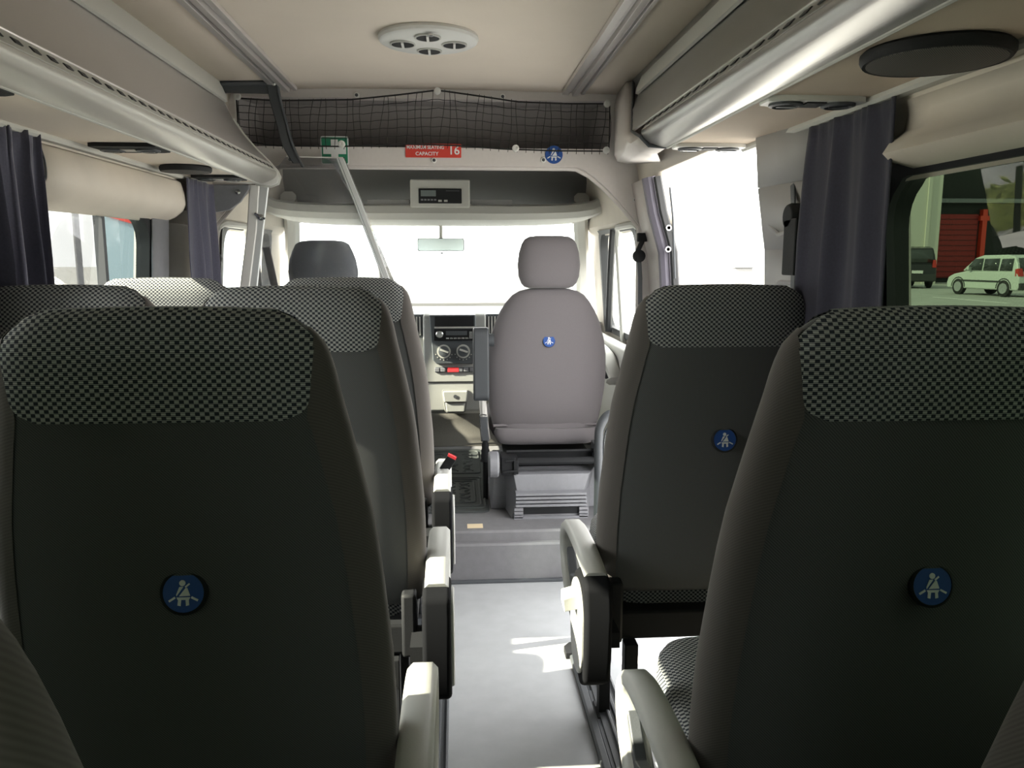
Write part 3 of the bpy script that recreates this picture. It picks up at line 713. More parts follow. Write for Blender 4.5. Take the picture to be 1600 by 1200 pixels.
make_seat(CR-.05, .345, 0, 'seat whose grey shoulder shows in the bottom right corner', 0)

# belt buckle beside the front aisle seat
bk = thing('belt_buckle', (-.055, 2.80, .53+SEATZ), 'black seat belt buckle with red release button standing beside the front aisle seat', 'buckle')
m = M(); m.hexa([(-.030, 0, -.03), (-.004, 0, -.05), (-.004, .022, -.05), (-.030, .022, -.03)], [(.018, 0, .045), (.048, 0, .030), (.048, .022, .030), (.018, .022, .045)]); m.build('housing', BLK, bk, bevel=.003)
m = M(); m.hexa([(.018, .002, .046), (.046, .002, .031), (.046, .020, .031), (.018, .020, .046)], [(.022, .002, .054), (.050, .002, .039), (.050, .020, .039), (.022, .020, .054)]); m.build('release_button', REDB, bk)
m = M(); m.strap([(-.018, .011, -.04), (-.03, .011, -.09), (-.032, .011, -.16)], .022, .006, (1, 0, 0)); m.build('strap', DGR, bk)

K = KV
# ------------------------------------------------------------------ floor rails
def floor_rail(x, y0, y1, label, endcap):
    t = thing('floor_rail', (x, 0, 0), label, 'rail', 'seat rails on the floor')
    m = M(); m.prism([(-.052, 0), (-.052, .012), (-.046, .016), (-.030, .016), (-.027, .008), (-.020, .008), (-.017, .018), (.0, .018), (.003, .026), (.010, .026), (.012, .018), (.020, .018), (.022, .026), (.030, .026), (.033, .018), (.040, .018), (.046, .026), (.052, .024), (.052, 0)], 'y', y0, y1); m.build('track', DGR, t, bevel=.0012)
    for k in range(5):
        M().lathe([(.006, .015), (.006, .020), (.003, .021)], (-.038, y0+.25+(y1-y0-.3)*k/4, 0), 'z', 12).build('screw', BLK, t)
    if endcap:
        m = M(); m.strap(smoothpath([(.02, y1-.01, .020), (.02, y1+.02, .05), (.018, y1+.05, .10), (.0, y1+.07, .12)]), .085, .012, (1, 0, 0)); m.build('end_bracket', BLK, t)
        M().prism([(-.065, y1-.03), (-.065, y1+.02), (-.045, y1+.045), (0, y1+.05), (.05, y1+.05), (.05, y1-.03)], 'z', 0, .022).build('end_foot', BLK, t, bevel=.003)
    return t
floor_rail(.405, -.5, 2.42, 'ribbed black seat rail on the floor beside the single seats', True)
floor_rail(-.085, -.5, 2.9, 'grey seat rail on the floor under the paired seats', False)

# ================================================================== CURTAINS
def curtain(name, x, y0, y1, z0, z1, folds, amp, label, side, seed=1, flare=0):
    random.seed(seed); ny, nz = folds*14, 36; rows = []; ph = [random.uniform(0, 6) for _ in range(6)]
    for j in range(nz+1):
        v = j/nz; z = z0+(z1-z0)*v; a = amp*(.35+.65*min(1, (1-v)*3+.1)); r = []
        for i in range(ny+1):
            u = i/ny; yy = y0+(y1-y0)*u
            gather = math.exp(-((1-v)/.05)**2)
            wv = math.sin(2*PI*folds*u+ph[0]+.7*math.sin(2.2*v+ph[1]))+.35*math.sin(2*PI*folds*1.7*u+ph[2]+1.5*v)+.2*math.sin(2*PI*folds*.5*u+ph[3]-3*v)
            fine = gather*.35*math.sin(2*PI*folds*3.3*u)
            yo = (u-.5)*flare*(math.sin(PI*(1-v))*.6+.2*(1-v))
            r.append((x-side*(.02+a*(wv*.6+fine)), yy+yo+.3*amp*math.cos(2*PI*folds*u+ph[0]), z))
        rows.append(r)
    m = M(); m.grid(rows); o = m.build(name, CURT_SHADE if side > 0 else CURT, None, thick=.003, ang=80); tag(o, label, 'curtain', 'navy side window curtains'); return o
curtain('curtain', XC-.866, 1.62, 1.955, .62, 1.556, 5, .030, 'wide navy curtain hanging from the rack in the top left, next to the cream valance', -1, seed=3)
curtain('curtain', XC-.845, 2.93, 3.24, .62, 1.553, 3, .024, 'narrow navy curtain between the side window and the cab door', -1, seed=5)
curtain('curtain', XC+.868, 1.365, 1.70, .78, 1.549, 3, .018, 'navy curtain, shade in its colour, beside the sliding door opening', 1, seed=11, flare=.05)

# cream valance over the left window
m = M(); rows = []
for y, k in ((1.965, 1), (2.2, 1), (2.9, 1), (2.93, .98), (2.955, .85), (2.965, .6)):
    pr_ = [(.866, 1.542), (.852, 1.535), (.842, 1.50), (.838, 1.462), (.850, 1.44), (.878, 1.418), (.915, 1.405), (.925, 1.40)]
    rows.append([(XC-(.925-(.925-a)*k), y, 1.5+(b-1.5)*(.6+.4*k)) for a, b in pr_])
m.grid(rows)
va = m.build('window_valance', VINYL, None, thick=.006, ang=50); tag(va, 'smooth cream valance panel bulging over the side window', 'panel')
m = M(); m.tube(smoothpath([(XC-.848, 1.962, 1.54), (XC-.838, 1.962, 1.50), (XC-.838, 1.96, 1.46), (XC-.85, 1.955, 1.45)]), .0022, 6)
tag(m.build('curtain_hook', DGR), 'thin dark wire edge where the valance meets the wide curtain', 'wire')
# matching valance bulge on the right, dim
m = M(); rows = []
for y in (YR+.1, 1.0, 1.30, 1.365):
    pr_ = [(.866, 1.543), (.872, 1.52), (.868, 1.49), (.842, 1.470), (.832, 1.455), (.845, 1.444), (.885, 1.434), (.948, 1.429)]
    rows.append([(XC+a, y, b) for a, b in pr_])
m.grid(rows); tag(m.build('window_valance', VINYL, None, thick=.006, ang=50), 'beige valance panel bulging over the green tinted window', 'panel')

# seat belt on the right pillar
sb = thing('seat_belt', (XC+.862, 1.845, .045), 'grey seat belt with black height adjuster on the pillar beside the dark curtain', 'seat belt')
m = M(); m.strap([(-.02, -.01, 1.55), (.005, -.02, 1.42), (.0, -.05, 1.335)], .004, .020, (1, 0, 0)); m.build('upper_strap', DGR, sb)
m = M(); m.lathe([(.026, -.02), (.030, -.01), (.030, .01), (.026, .02)], (0, -.06, 1.325), 'x', 20).box(-.02, .02, -.11, -.045, 1.195, 1.32); m.build('height_adjuster', BLK, sb, bevel=.004)
m = M(); m.strap([(0, -.07, 1.20), (.005, -.07, 1.05), (.008, -.07, .97)], .006, .026, (1, 0, 0)); m.build('lower_strap', DGR, sb)
m = M(); m.box(.0, .03, -.14, -.09, 1.335, 1.375); m.build('cover_cap', YEL, sb, bevel=.006)
# left pillar belt
def cab_belt(x, y, z, s, label):
    t = thing('seat_belt', (x, y, z), label, 'seat belt', 'cab seat belts')
    M().box(-.020, .020, -.012, .012, -.012, .024).build('guide_cover', BLK, t, bevel=.005)
    m = M(); m.tube(smoothpath([(0, -.01, -.01), (s*.02, -.02, -.05), (s*.028, -.02, -.085)]), [.010]*17, 8); m.lathe([(.010, -.02), (.026, -.012), (.026, .004), (.010, .01)], (s*.014, -.012, -.07), 'y', 14).build('guide_ring', BLK, t)
    m = M(); m.strap([(s*.012, -.01, -.08), (s*.004, -.005, -.16), (0, 0, -.27)], .018, .004, (1, 0, 0)); m.build('webbing', DGR, t)
    return t
cab_belt(-.965, 3.30, 1.345, 1, 'black seat belt guide hanging on the pale pillar behind the narrow curtain')
cab_belt(.765, 3.30, 1.355, -1, 'black seat belt guide on the pillar next to the open sliding door')
# grey corner panel above it
m = M(); m.prism([(-.985, 1.56), (-.80, 1.56), (-.80, 1.545), (-.835, 1.495), (-.88, 1.462), (-.985, 1.445)], 'y', 3.262, 3.278)
gp = m.build('corner_panel', MGR, None, bevel=.004); tag(gp, 'slate grey corner panel above the small cab window, with one screw', 'panel')
M().lathe([(.010, 3.262), (.010, 3.256), (.004, 3.254)], (-.842, 0, 1.53), 'y', 12).build('screw', STEEL, gp)

# ================================================================== CLEAR PROTECTIVE SCREEN
SILV = mat('silver_rail', (.62, .64, .65), .45, metal=.35)
ps = thing('protective_screen', (0, 3.305, 0), 'clear acrylic screen with steel edge rails behind the far headrest', 'screen')
m = M(); m.add([(-.86, 0, 1.05), (-.20, 0, 1.05), (-.435, 0, 1.67), (-.66, 0, 1.675), (-.735, 0, 1.58)], [(0, 1, 2, 3, 4)]); m.build('sheet', G_ACR, ps, thick=.004)
m = M(); m.strap([(-.447, -.01, 1.665), (-.385, -.01, 1.50), (-.225, -.01, 1.04)], .022, .010, (1, 0, 0)).strap([(-.462, -.014, 1.665), (-.40, -.014, 1.50), (-.245, -.014, 1.06)], .006, .014, (1, 0, 0)); m.build('edge_rail', SILV, ps)
m = M(); m.strap([(-.745, -.01, 1.58), (-.778, -.01, 1.38), (-.83, -.01, 1.05)], .036, .012, (1, 0, 0)); m.build('edge_rail', SILV, ps)
m = M(); m.strap([(-.785, -.012, 1.56), (-.805, -.012, 1.38), (-.862, -.012, 1.05)], .040, .016, (1, 0, 0)); m.build('side_post', WHT, ps)
m = M(); m.tube([(-.66, -.004, 1.672), (-.44, -.004, 1.668)], .0025, 6); m.build('top_edge', WHT, ps)
m = M(); m.lathe([(.012, 0), (.012, -.014), (.005, -.018)], (-.765, -.012, 1.435), 'y', 12).tube([(-.79, -.02, 1.45), (-.75, -.025, 1.43)], .005, 6); m.build('clamp', STEEL, ps)
m = M(); m.strap([(-.76, .02, 1.32), (-.715, .02, 1.05)], .03, .01, (1, 0, 0)); m.build('lower_brace', MGR, ps)

# ================================================================== CAB FITTINGS
# shelf console with tachograph
tg = thing('overhead_console', (-.077, 4.28, 1.535), 'grey overhead console holding a small black recorder display above the mirror', 'console')
m = M(); m.box(-.155, .155, 0, .25, 0, .145); m.build('housing', LGR, tg, bevel=.010, seg=3)
m = M(); m.box(-.112, .112, -.006, .02, .022, .098); dp = m.build('recorder', BLK, tg, bevel=.004)
M().box(-.100, -.022, -.0085, -.004, .058, .088).build('display', mat('lcd_grey', (.16, .19, .19), .3), dp)
for k in range(5): M().box(-.10+.017*k, -.088+.017*k, -.009, -.004, .036, .044).build('button', MGR, dp)
for k in range(2): M().box(-.01+.03*k, .008+.03*k, -.009, -.004, .030, .040).build('button', LGR, dp)
M().box(.03, .10, -.0085, -.004, .084, .088).build('card_slot', DGR, dp)
for sx in (-1, 1):
    m = M(); m.box(sx*.27-.11, sx*.27+.11, .03, .2, 0, .045); o = m.build('side_tray', CABH, tg, bevel=.004)
# rear-view mirror
mr = thing('rear_view_mirror', (-.083, 4.60, 1.35), 'rectangular rear-view mirror hanging at the top of the windscreen', 'mirror')
M().prism(rrect(-.132, .132, -.037, .037, .012), 'y', 0, .02).build('housing', DGR, mr, bevel=.004)
M().prism(rrect(-.128, .128, -.033, .033, .010), 'y', -.002, .0015).build('mirror_glass', MIRR, mr)
M().tube([(0, .02, .03), (0, .04, .07), (0, .06, .11)], .010, 10).build('stem', LGR, mr)
M().lathe([(.008, -.05), (.008, -.043)], (.005, .01, 0), 'z', 10).build('tab', DGR, mr)

# dashboard
db = thing('dashboard', (0, 0, 0), 'light grey dashboard with dark radio and heater console below the windscreen', 'dashboard')
m = M(); m.prism([(4.62, .86), (4.55, .93), (4.60, .965), (4.85, .985), (5.30, .93), (5.30, .45), (4.75, .45), (4.66, .62)], 'x', XC-.90, XC+.90); m.build('body', DASH, db, bevel=.015, seg=3)
c0, c1 = -.175, .155
m = M(); m.prism([(4.22, .985), (4.20, .975), (4.18, .72), (4.18, .475), (4.24, .45), (4.70, .45), (4.70, .99)], 'x', c0, c1); m.build('centre_console', DASH, db, bevel=.012, seg=3)
YF = 4.19
m = M(); m.prism([(-.14, .985), (.10, .985), (.10, .742), (.085, .728), (-.105, .728), (-.125, .75)], 'y', YF-.028, YF+.02); pod = m.build('control_pod', DASHD, db, bevel=.006)
M().box(-.112, .092, YF-.034, YF-.02, .925, .978).build('storage_slot', BLK, pod, bevel=.003)
M().box(-.114, .094, YF-.032, YF-.02, .916, .924).build('slot_lip', LGR, pod)
m = M(); m.box(-.117, .094, YF-.036, YF-.02, .852, .912); ra = m.build('radio', BLK, pod, bevel=.003)
M().lathe([(.019, YF-.036), (.019, YF-.046), (.015, YF-.050), (.006, YF-.050)], (-.088, 0, .886), 'y', 20).build('volume_knob', STEEL, ra)
for k in range(6): M().box(-.055+.020*k, -.039+.020*k, YF-.039, YF-.034, .861, .868).build('button', STEEL, ra)
M().box(-.055, .055, YF-.038, YF-.034, .880, .902).build('display', DASHD, ra)
M().box(.066, .082, YF-.040, YF-.034, .862, .900).build('button', STEEL, ra)
for x in (-.067, .034):
    kb = M().lathe([(.036, YF-.028), (.036, YF-.034), (.031, YF-.034)], (x, 0, .795), 'y', 24).build('heater_dial', LGR, pod)
    M().lathe([(.029, YF-.030), (.027, YF-.046), (.020, YF-.048)], (x, 0, .795), 'y', 24).build('dial_knob', DASHD, kb)
    M().add([(x-.02, YF-.052, .803), (x-.02, YF-.046, .803), (x+.022, YF-.052, .788), (x+.022, YF-.046, .788), (x-.017, YF-.052, .812), (x-.017, YF-.046, .812), (x+.025, YF-.052, .797), (x+.025, YF-.046, .797)],
            [(0, 2, 6, 4), (1, 5, 7, 3), (0, 4, 5, 1), (2, 3, 7, 6), (0, 1, 3, 2), (4, 6, 7, 5)]).build('pointer', LGR, kb)
    for k in range(7):
        a = math.radians(200+k*23); M().lathe([(.003, YF-.0275), (.003, YF-.0295)], (x+.045*math.cos(a), 0, .795+.045*math.sin(a)), 'y', 8).build('dial_mark', LGR, kb)
m = M(); m.prism(rrect(-.118, .095, .682, .710, .010), 'y', YF-.014, YF+.01); bs_ = m.build('switch_strip', DASHD, db, bevel=.002)
for k in range(7):
    x = -.103+.0305*k; w_ = .013
    if k == 2: continue
    if k == 3: M().box(-.045-.003, .010, YF-.018, YF-.012, .684, .708).build('hazard_switch', REDB, bs_, bevel=.002)
    else: M().box(x-w_, x+w_-.002, YF-.017, YF-.012, .686, .706).build('switch', MGR, bs_, bevel=.002)
M().box(c0, c1, YF-.013, YF-.008, .628, .634).build('console_seam', BLK, db)
m = M(); m.prism([(-.078, .588), (.058, .588), (.060, .575), (.046, .475), (.035, .465), (-.055, .465), (-.066, .475), (-.080, .575)], 'y', YF-.016, YF); m.build('ashtray_recess', mat('recess_grey', (.17, .175, .17), .6), db, bevel=.004)
m = M(); m.prism([(-.074, .584), (.054, .584), (.055, .572), (.048, .525), (-.068, .525), (-.075, .572)], 'y', YF-.030, YF-.01); dw = m.build('ashtray_lid', DASH, db, bevel=.006)
M().lathe([(.010, YF-.030), (.010, YF-.033), (.006, YF-.033)], (-.010, 0, .556), 'y', 14).build('lid_mark', DGR, dw)
m = M(); m.prism([(-.062, .520), (.042, .520), (.036, .472), (-.056, .472)], 'y', YF-.022, YF-.01); m.build('ashtray_lip', DASH, db, bevel=.004)
for cx_ in (-.235, .225):
    m = M(); m.box(cx_-.075, cx_+.075, 4.22, 4.66, .86, .985); vt = m.build('air_vent', DASHD, db, bevel=.012)
    for k in range(7): M().box(cx_-.055+.0165*k-.0035, cx_-.055+.0165*k+.0035, 4.212, 4.225, .875, .972).build('vane', LGR, vt)
# cab carpet bulkhead under the dash
m = M(); m.grid([[(x, 4.72+dy, z) for dy, z in ((-.22, .206), (-.06, .23), (0, .32), (-.02, .47))] for x in (XC-.92, XC+.92)]); struct(m.build('trim_16', CARP, thick=.01))
# right cab door card
dc = bpy.data.objects.new('door_1', None); COL.objects.link(dc); struct(dc)
m = M(); m.prism([(3.62, .22), (4.62, .22), (4.62, .86), (3.62, .86)], 'x', XC+.87, XC+.935); m.build('door_card', LGR, dc, bevel=.015)
m = M(); m.strap(smoothpath([(XC+.85, 3.70, .70), (XC+.82, 3.82, .80), (XC+.82, 4.1, .82), (XC+.85, 4.35, .80)]), .09, .06, (1, 0, 0)); m.build('armrest', LGR, dc)
m = M(); m.tube(smoothpath([(XC+.80, 3.66, .72), (XC+.77, 3.68, .80), (XC+.775, 3.8, .855)]), .008, 8); m.build('pull_handle', RUB, dc)
dl = bpy.data.objects.new('door_2', None); COL.objects.link(dl); struct(dl)
m = M(); m.prism([(3.62, .22), (4.62, .22), (4.62, .86), (3.62, .86)], 'x', XC-.935, XC-.87); m.build('door_card', LGR, dl, bevel=.015)
# quarter pillars across the cab side windows
for i, sx in enumerate((-1, 1)):
    m = M(); m.strap(smoothpath([(XC+sx*.905, 4.12, 1.42), (XC+sx*.915, 4.22, 1.2), (XC+sx*.925, 4.30, .88)]), .03, .035, (0, 1, 0)); struct(m.build('trim_%d' % (17+i), RUB))
    m = M(); pts = rrect(3.50, 4.02, .70, 1.425, .09, 5)
    m.tube([(XC+sx*(lerp_tab(PROF, z)-.02), y, z) for y, z in pts+[pts[0]]], .016, 8); struct(m.build('trim_%d' % (19+i), LGR))

# rubber mat with embossed tread
fm = thing('rubber_mat', (0, 0, .205), 'black rubber floor mat with embossed loops between the cab seats', 'mat')
m = M(); m.prism(rrect(-.34, .132, 3.28, 4.40, .03), 'z', 0, .008); m.build('base', MAT_, fm, bevel=.002)
for i, (a, b, c, d) in enumerate(((-.31, .118, 3.32, 3.80), (-.285, .10, 3.35, 3.77), (-.27, .075, 3.40, 3.74), (-.31, .11, 3.88, 4.34))):
    p = rrect(a, b, c, d, .02, 3); M().tube([(x, y, .009) for x, y in p+[p[0]]], .0055, 6).build('raised_border', MAT_, fm)
lp = M()
for i in range(5):
    for j in range(6):
        cx_, cy_ = -.235+.066*i, 3.44+.054*j
        a0 = (i*2+j) % 4*PI/2
        lp.tube([(cx_+.022*math.cos(a0+a), cy_+.020*math.sin(a0+a), .009) for a in [k*PI/6 for k in range(10)]], .0045, 5)
    for j in range(6):
        cx_, cy_ = -.25+.075*i, 3.93+.066*j
        lp.tube([(cx_+.024*math.cos(a+j), cy_+.022*math.sin(a+j), .009) for a in [k*PI/6 for k in range(9)]], .0045, 5)
o = lp.build('tread_loops', MAT_, fm); o['kind'] = 'stuff'
st = M().box(.035, .098, 3.085, 3.135, 0, .0015).build('floor_sticker', YEL); st.location = (0, 0, .2055*K); tag(st, 'small cream rectangular sticker on the step edge by the rubber mat', 'sticker')

# ------------------------------------------------------------------ driver seat
def lathe_body(tab, yc, ne=2.6, nexp=2.2, n=40):
    """tab: (z, halfwidth, thickness)"""
    rows = []
    for z, hw, th in tab:
        y0 = yc(z); rows.append([(hw*sp_(math.cos(2*PI*k/n), 2/ne), y0+th/2*sp_(math.sin(2*PI*k/n), 2/nexp), z) for k in range(n)])
    return rows
dsx, dsy = .395, 3.36
ds = thing('driver_seat', (dsx, dsy, 0), 'grey cloth driver seat on a louvred plinth, folded armrest, round blue badge on its back', 'seat')
ycd = lambda z: .175-.10*(z-.5)/.65
tb = [(.505, .18, .05), (.512, .215, .08), (.53, .232, .10), (.56, .243, .125), (.62, .253, .14), (.70, .262, .15), (.78, .266, .15), (.86, .262, .15), (.93, .250, .145), (1.0, .229, .14), (1.05, .207, .13), (1.09, .182, .12), (1.12, .155, .10), (1.138, .125, .08), (1.148, .085, .05), (1.151, .03, .02)]
M().grid(lathe_body(tb, ycd), closed=True, caps=True).build('backrest', DRV, ds, ang=60)
m = M(); m.tube([(.238*math.cos(a), ycd(.545)-.045-.012*math.sin(a), .540-.0*math.sin(a)) for a in [PI+PI*k/20 for k in range(21)]], .006, 8); m.build('seam_piping', DRV, ds)
th = [(1.150, .085, .05), (1.156, .105, .08), (1.17, .118, .10), (1.20, .130, .115), (1.25, .134, .12), (1.30, .128, .115), (1.335, .117, .10), (1.355, .105, .08), (1.366, .085, .055), (1.370, .05, .02)]
M().grid(lathe_body(th, lambda z: .06), closed=True, caps=True).build('headrest', DRV, ds, ang=60)
for sx in (-.05, .05): M().tube([(sx, .07, 1.12), (sx, .065, 1.18)], .007, 8).build('headrest_post', STEEL, ds)
cu = [(.46, .20, .45), (.47, .235, .50), (.50, .250, .53), (.55, .255, .54), (.585, .245, .52), (.60, .21, .46)]
M().grid(lathe_body(cu, lambda z: .38, 4, 4), closed=True, caps=True).build('seat_cushion', DRV, ds, ang=60)
cu = [(.455, .19, .06), (.462, .215, .085), (.485, .228, .10), (.51, .232, .10), (.528, .225, .09)]
M().grid(lathe_body(cu, lambda z: .135, 4, 3), closed=True, caps=True).build('lumbar_roll', DRV, ds, ang=60)
m = M(); m.strap(smoothpath([(-.262, .22, .47), (-.275, .20, .56), (-.278, .22, .66), (-.262, .24, .71)]), .14, .03, (0, 1, 0)); m.build('side_shell', DRVL, ds)
m = M(); m.prism(rrect(.0, .085, .67, .985, .032, 5), 'x', -.325, -.258); m.build('armrest', DGR, ds, bevel=.010, seg=3)
M().lathe([(.028, -.258), (.028, -.235)], (0, .05, .93), 'x', 16).build('armrest_hinge', DGR, ds)
# suspension frame
m = M(); m.tube([(-.20, .02, .435), (.19, .02, .435)], .016, 10).box(-.19, .19, .10, .40, .405, .420).box(-.19, .19, .09, .11, .42, .46).tube([(-.19, .06, .468), (.19, .06, .468)], .007, 8); m.build('suspension_frame', BLK, ds)
m = M(); m.box(-.215, -.155, -.01, .10, .385, .46).box(-.165, -.145, -.02, .12, .39, .45).tube([(-.21, -.02, .40), (-.15, -.02, .405)], .006, 6).tube([(-.2, -.022, .445), (-.16, -.022, .452)], .006, 6); m.build('adjuster_block', BLK, ds, bevel=.003)
M().lathe([(.050, -.268), (.055, -.262), (.055, -.232), (.050, -.225), (.02, -.222)], (0, .02, .425), 'x', 28).build('adjuster_knob', MGR, ds, bevel=.002)
m = M(); m.strap([(.185, .0, .475), (.20, .0, .44), (.225, .0, .405)], .012, .02, (0, 1, 0)).box(.19, .24, -.01, .04, .385, .40); m.build('side_bracket', MGR, ds, bevel=.002)
m = M(); m.box(.18, .225, .0, .12, .40, .50); m.build('side_guard', DGR, ds, bevel=.004)
# plinth
pz = .205
m = M(); m.hexa([(-.255, .10, pz), (.235, .10, pz), (.235, .46, pz), (-.255, .46, pz)], [(-.235, .10, .385), (.225, .10, .385), (.225, .44, .385), (-.235, .44, .385)]); m.build('plinth', MGR, ds, bevel=.006)
m = M(); m.hexa([(-.175, -.03, pz), (.150, -.03, pz), (.168, .12, pz), (-.195, .12, pz)], [(-.148, -.01, .30), (.128, -.01, .30), (.18, .12, .30), (-.20, .12, .30)])
m.hexa([(-.148, -.01, .300), (.128, -.01, .300), (.18, .12, .30), (-.20, .12, .30)], [(-.165, -.005, .385), (.155, -.005, .385), (.20, .12, .388), (-.21, .12, .388)]); m.build('plinth_front', MGR, ds, bevel=.004)
m = M(); m.box(-.125, .105, -.034, .0, .222, .252); m.build('plinth_opening', BLK, ds)
for k, z in enumerate((.262, .278, .294, .31)):
    m = M(); m.prism([(-.046, z-.006), (-.046, z+.004), (-.004, z+.007), (-.004, z-.006)], 'x', -.158, .138); m.build('louvre', MGR, ds, bevel=.0015)
for x0_, x1_ in ((-.165, -.127), (.107, .145)):
    for z in (.214, .230, .246): M().box(x0_, x1_, -.046, -.01, z-.006, z+.006).build('louvre', MGR, ds, bevel=.0015)
M().box(-.165, .145, -.046, -.01, .205, .214).build('lower_lip', MGR, ds)
for o in ds.children:
    if o.name.split('.')[0] in ('plinth', 'plinth_front', 'plinth_opening', 'louvre', 'lower_lip', 'suspension_frame', 'adjuster_block', 'adjuster_knob', 'side_bracket', 'side_guard'): o.location.y -= .13*K
# badge
q = M().lathe([(.026, .004), (.027, -.002), (.025, -.005), (.023, -.004)], axis='y', n=28).build('belt_badge', BLK, ds)
by = ycd(.92)-.0725; q.location = Vector((.0, by+.001, .925))*K; q.rotation_euler = (math.radians(-7), 0, 0)
M().prism(disc_pts(0, 0, .0255, 28), 'y', -.0062, -.003).build('badge_disc', BLUE, q)
k_ = M(); belt_icon(k_, 0, 0, .023, -.0072, -.006); k_.build('pictogram', WSIGN, q, smooth=False)
# handbrake
hb = thing('handbrake_lever', (.122, 3.46, .205), 'upright handbrake lever with a black bellows left of the driver seat', 'lever')
m = M(); m.lathe([(.024-.003*(k % 2)-.0012*k, .18+.012*k) for k in range(9)], (0, 0, 0), 'z', 14).tube([(0, 0, .001), (0, 0, .20)], .012, 8); m.build('bellows', BLK, hb)
m = M(); m.strap([(0, 0, .27), (-.006, 0, .33), (-.008, 0, .38)], .036, .02, (1, 0, 0)); m.build('grip', DGR, hb)
m = M(); m.tube(smoothpath([(-.017, -.01, .28), (-.024, -.012, .38), (-.016, -.012, .392), (.006, -.012, .39)]), .003, 6); m.build('grip_edge', STEEL, hb)
# passenger cab seat: headrest and back
cs_ = thing('cab_passenger_seat', (-.565, 3.50, 0), 'grey cab seat whose dotted headrest shows behind the clear screen', 'seat')
th = [(1.13, .10, .05), (1.14, .125, .08), (1.17, .142, .10), (1.22, .148, .12), (1.27, .140, .115), (1.31, .125, .10), (1.335, .112, .08), (1.347, .09, .055), (1.351, .05, .02)]
HR2 = mat('blue_grey_cloth', (.13, .14, .165), .9, noise=.08, scale=300)
M().grid(lathe_body(th, lambda z: -.0), closed=True, caps=True).build('headrest', HR2, cs_, ang=60)
tb2 = [(z, hw*.95, t_) for z, hw, t_ in tb]
M().grid(lathe_body(tb2, lambda z: .12-.10*(z-.5)/.65), closed=True, caps=True).build('backrest', HR2, cs_, ang=60)
M().grid(lathe_body([(.42, .2, .45), (.45, .25, .52), (.52, .255, .54), (.56, .21, .46)], lambda z: .33, 4, 4), closed=True, caps=True).build('seat_cushion', HR2, cs_, ang=60)
M().box(-.22, .22, .12, .5, .205, .43).build('plinth', MGR, cs_, bevel=.01)
# grab pole
gb = thing('grab_rail', (.535, 2.93, 0), 'black bent grab rail standing between the driver seat and the single seats', 'rail')
m = M(); m.tube(smoothpath([(.0, 0, .005), (.0, 0, .40), (-.002, 0, .60), (.006, 0, .655), (.03, 0, .69), (.07, 0, .70), (.12, 0, .70)]), .017, 14); m.build('tube', DGR, gb)
m = M(); m.tube(smoothpath([(.035, .0, .64), (.025, 0, .60), (.022, 0, .50), (.03, 0, .47), (.05, 0, .455)]), .009, 10); m.build('inner_tube', STEEL, gb)
M().lathe([(.036, 0), (.036, .008), (.020, .012)], n=20).build('foot_flange', DGR, gb)

# ================================================================== OUTSIDE (metres)
K = 1; GZ = -.15
ASPH = mat('sunlit_asphalt', (.42, .42, .40), .9, noise=.12, scale=1.5, bump=.3, bscale=40)
m = M(); m.box(-90, 120, -60, 140, GZ-.2, GZ); struct(m.build('ground', ASPH))
PNT = mat('white_road_paint', (.8, .8, .78), .7)
for k in range(3):
    ln = M().box(-.06, .06, 0, 4.5, 0, .006).build('parking_line', PNT); ln.location = (19.4+3.0*k, 27, GZ); tag(ln, 'white painted parking line '+('left of', 'under', 'beyond')[k]+' the pale green hatchback', 'line', 'painted parking lines')
CARW = mat('pale_green_paint', (.62, .66, .62), .25, spec=.6); CARB = mat('black_paint', (.012, .012, .014), .2, spec=.6); CARV = mat('silver_white_paint', (.7, .7, .7), .3)
CGL = mat('car_window', (.03, .035, .035), .1, spec=.8); TYR = mat('tyre', (.02, .02, .02), .8); RIM = mat('wheel_rim', (.55, .56, .56), .35, metal=.7)
TL = mat('tail_lamp_red', (.5, .03, .02), .3); BUMP = mat('bumper_black', (.04, .042, .042), .5)
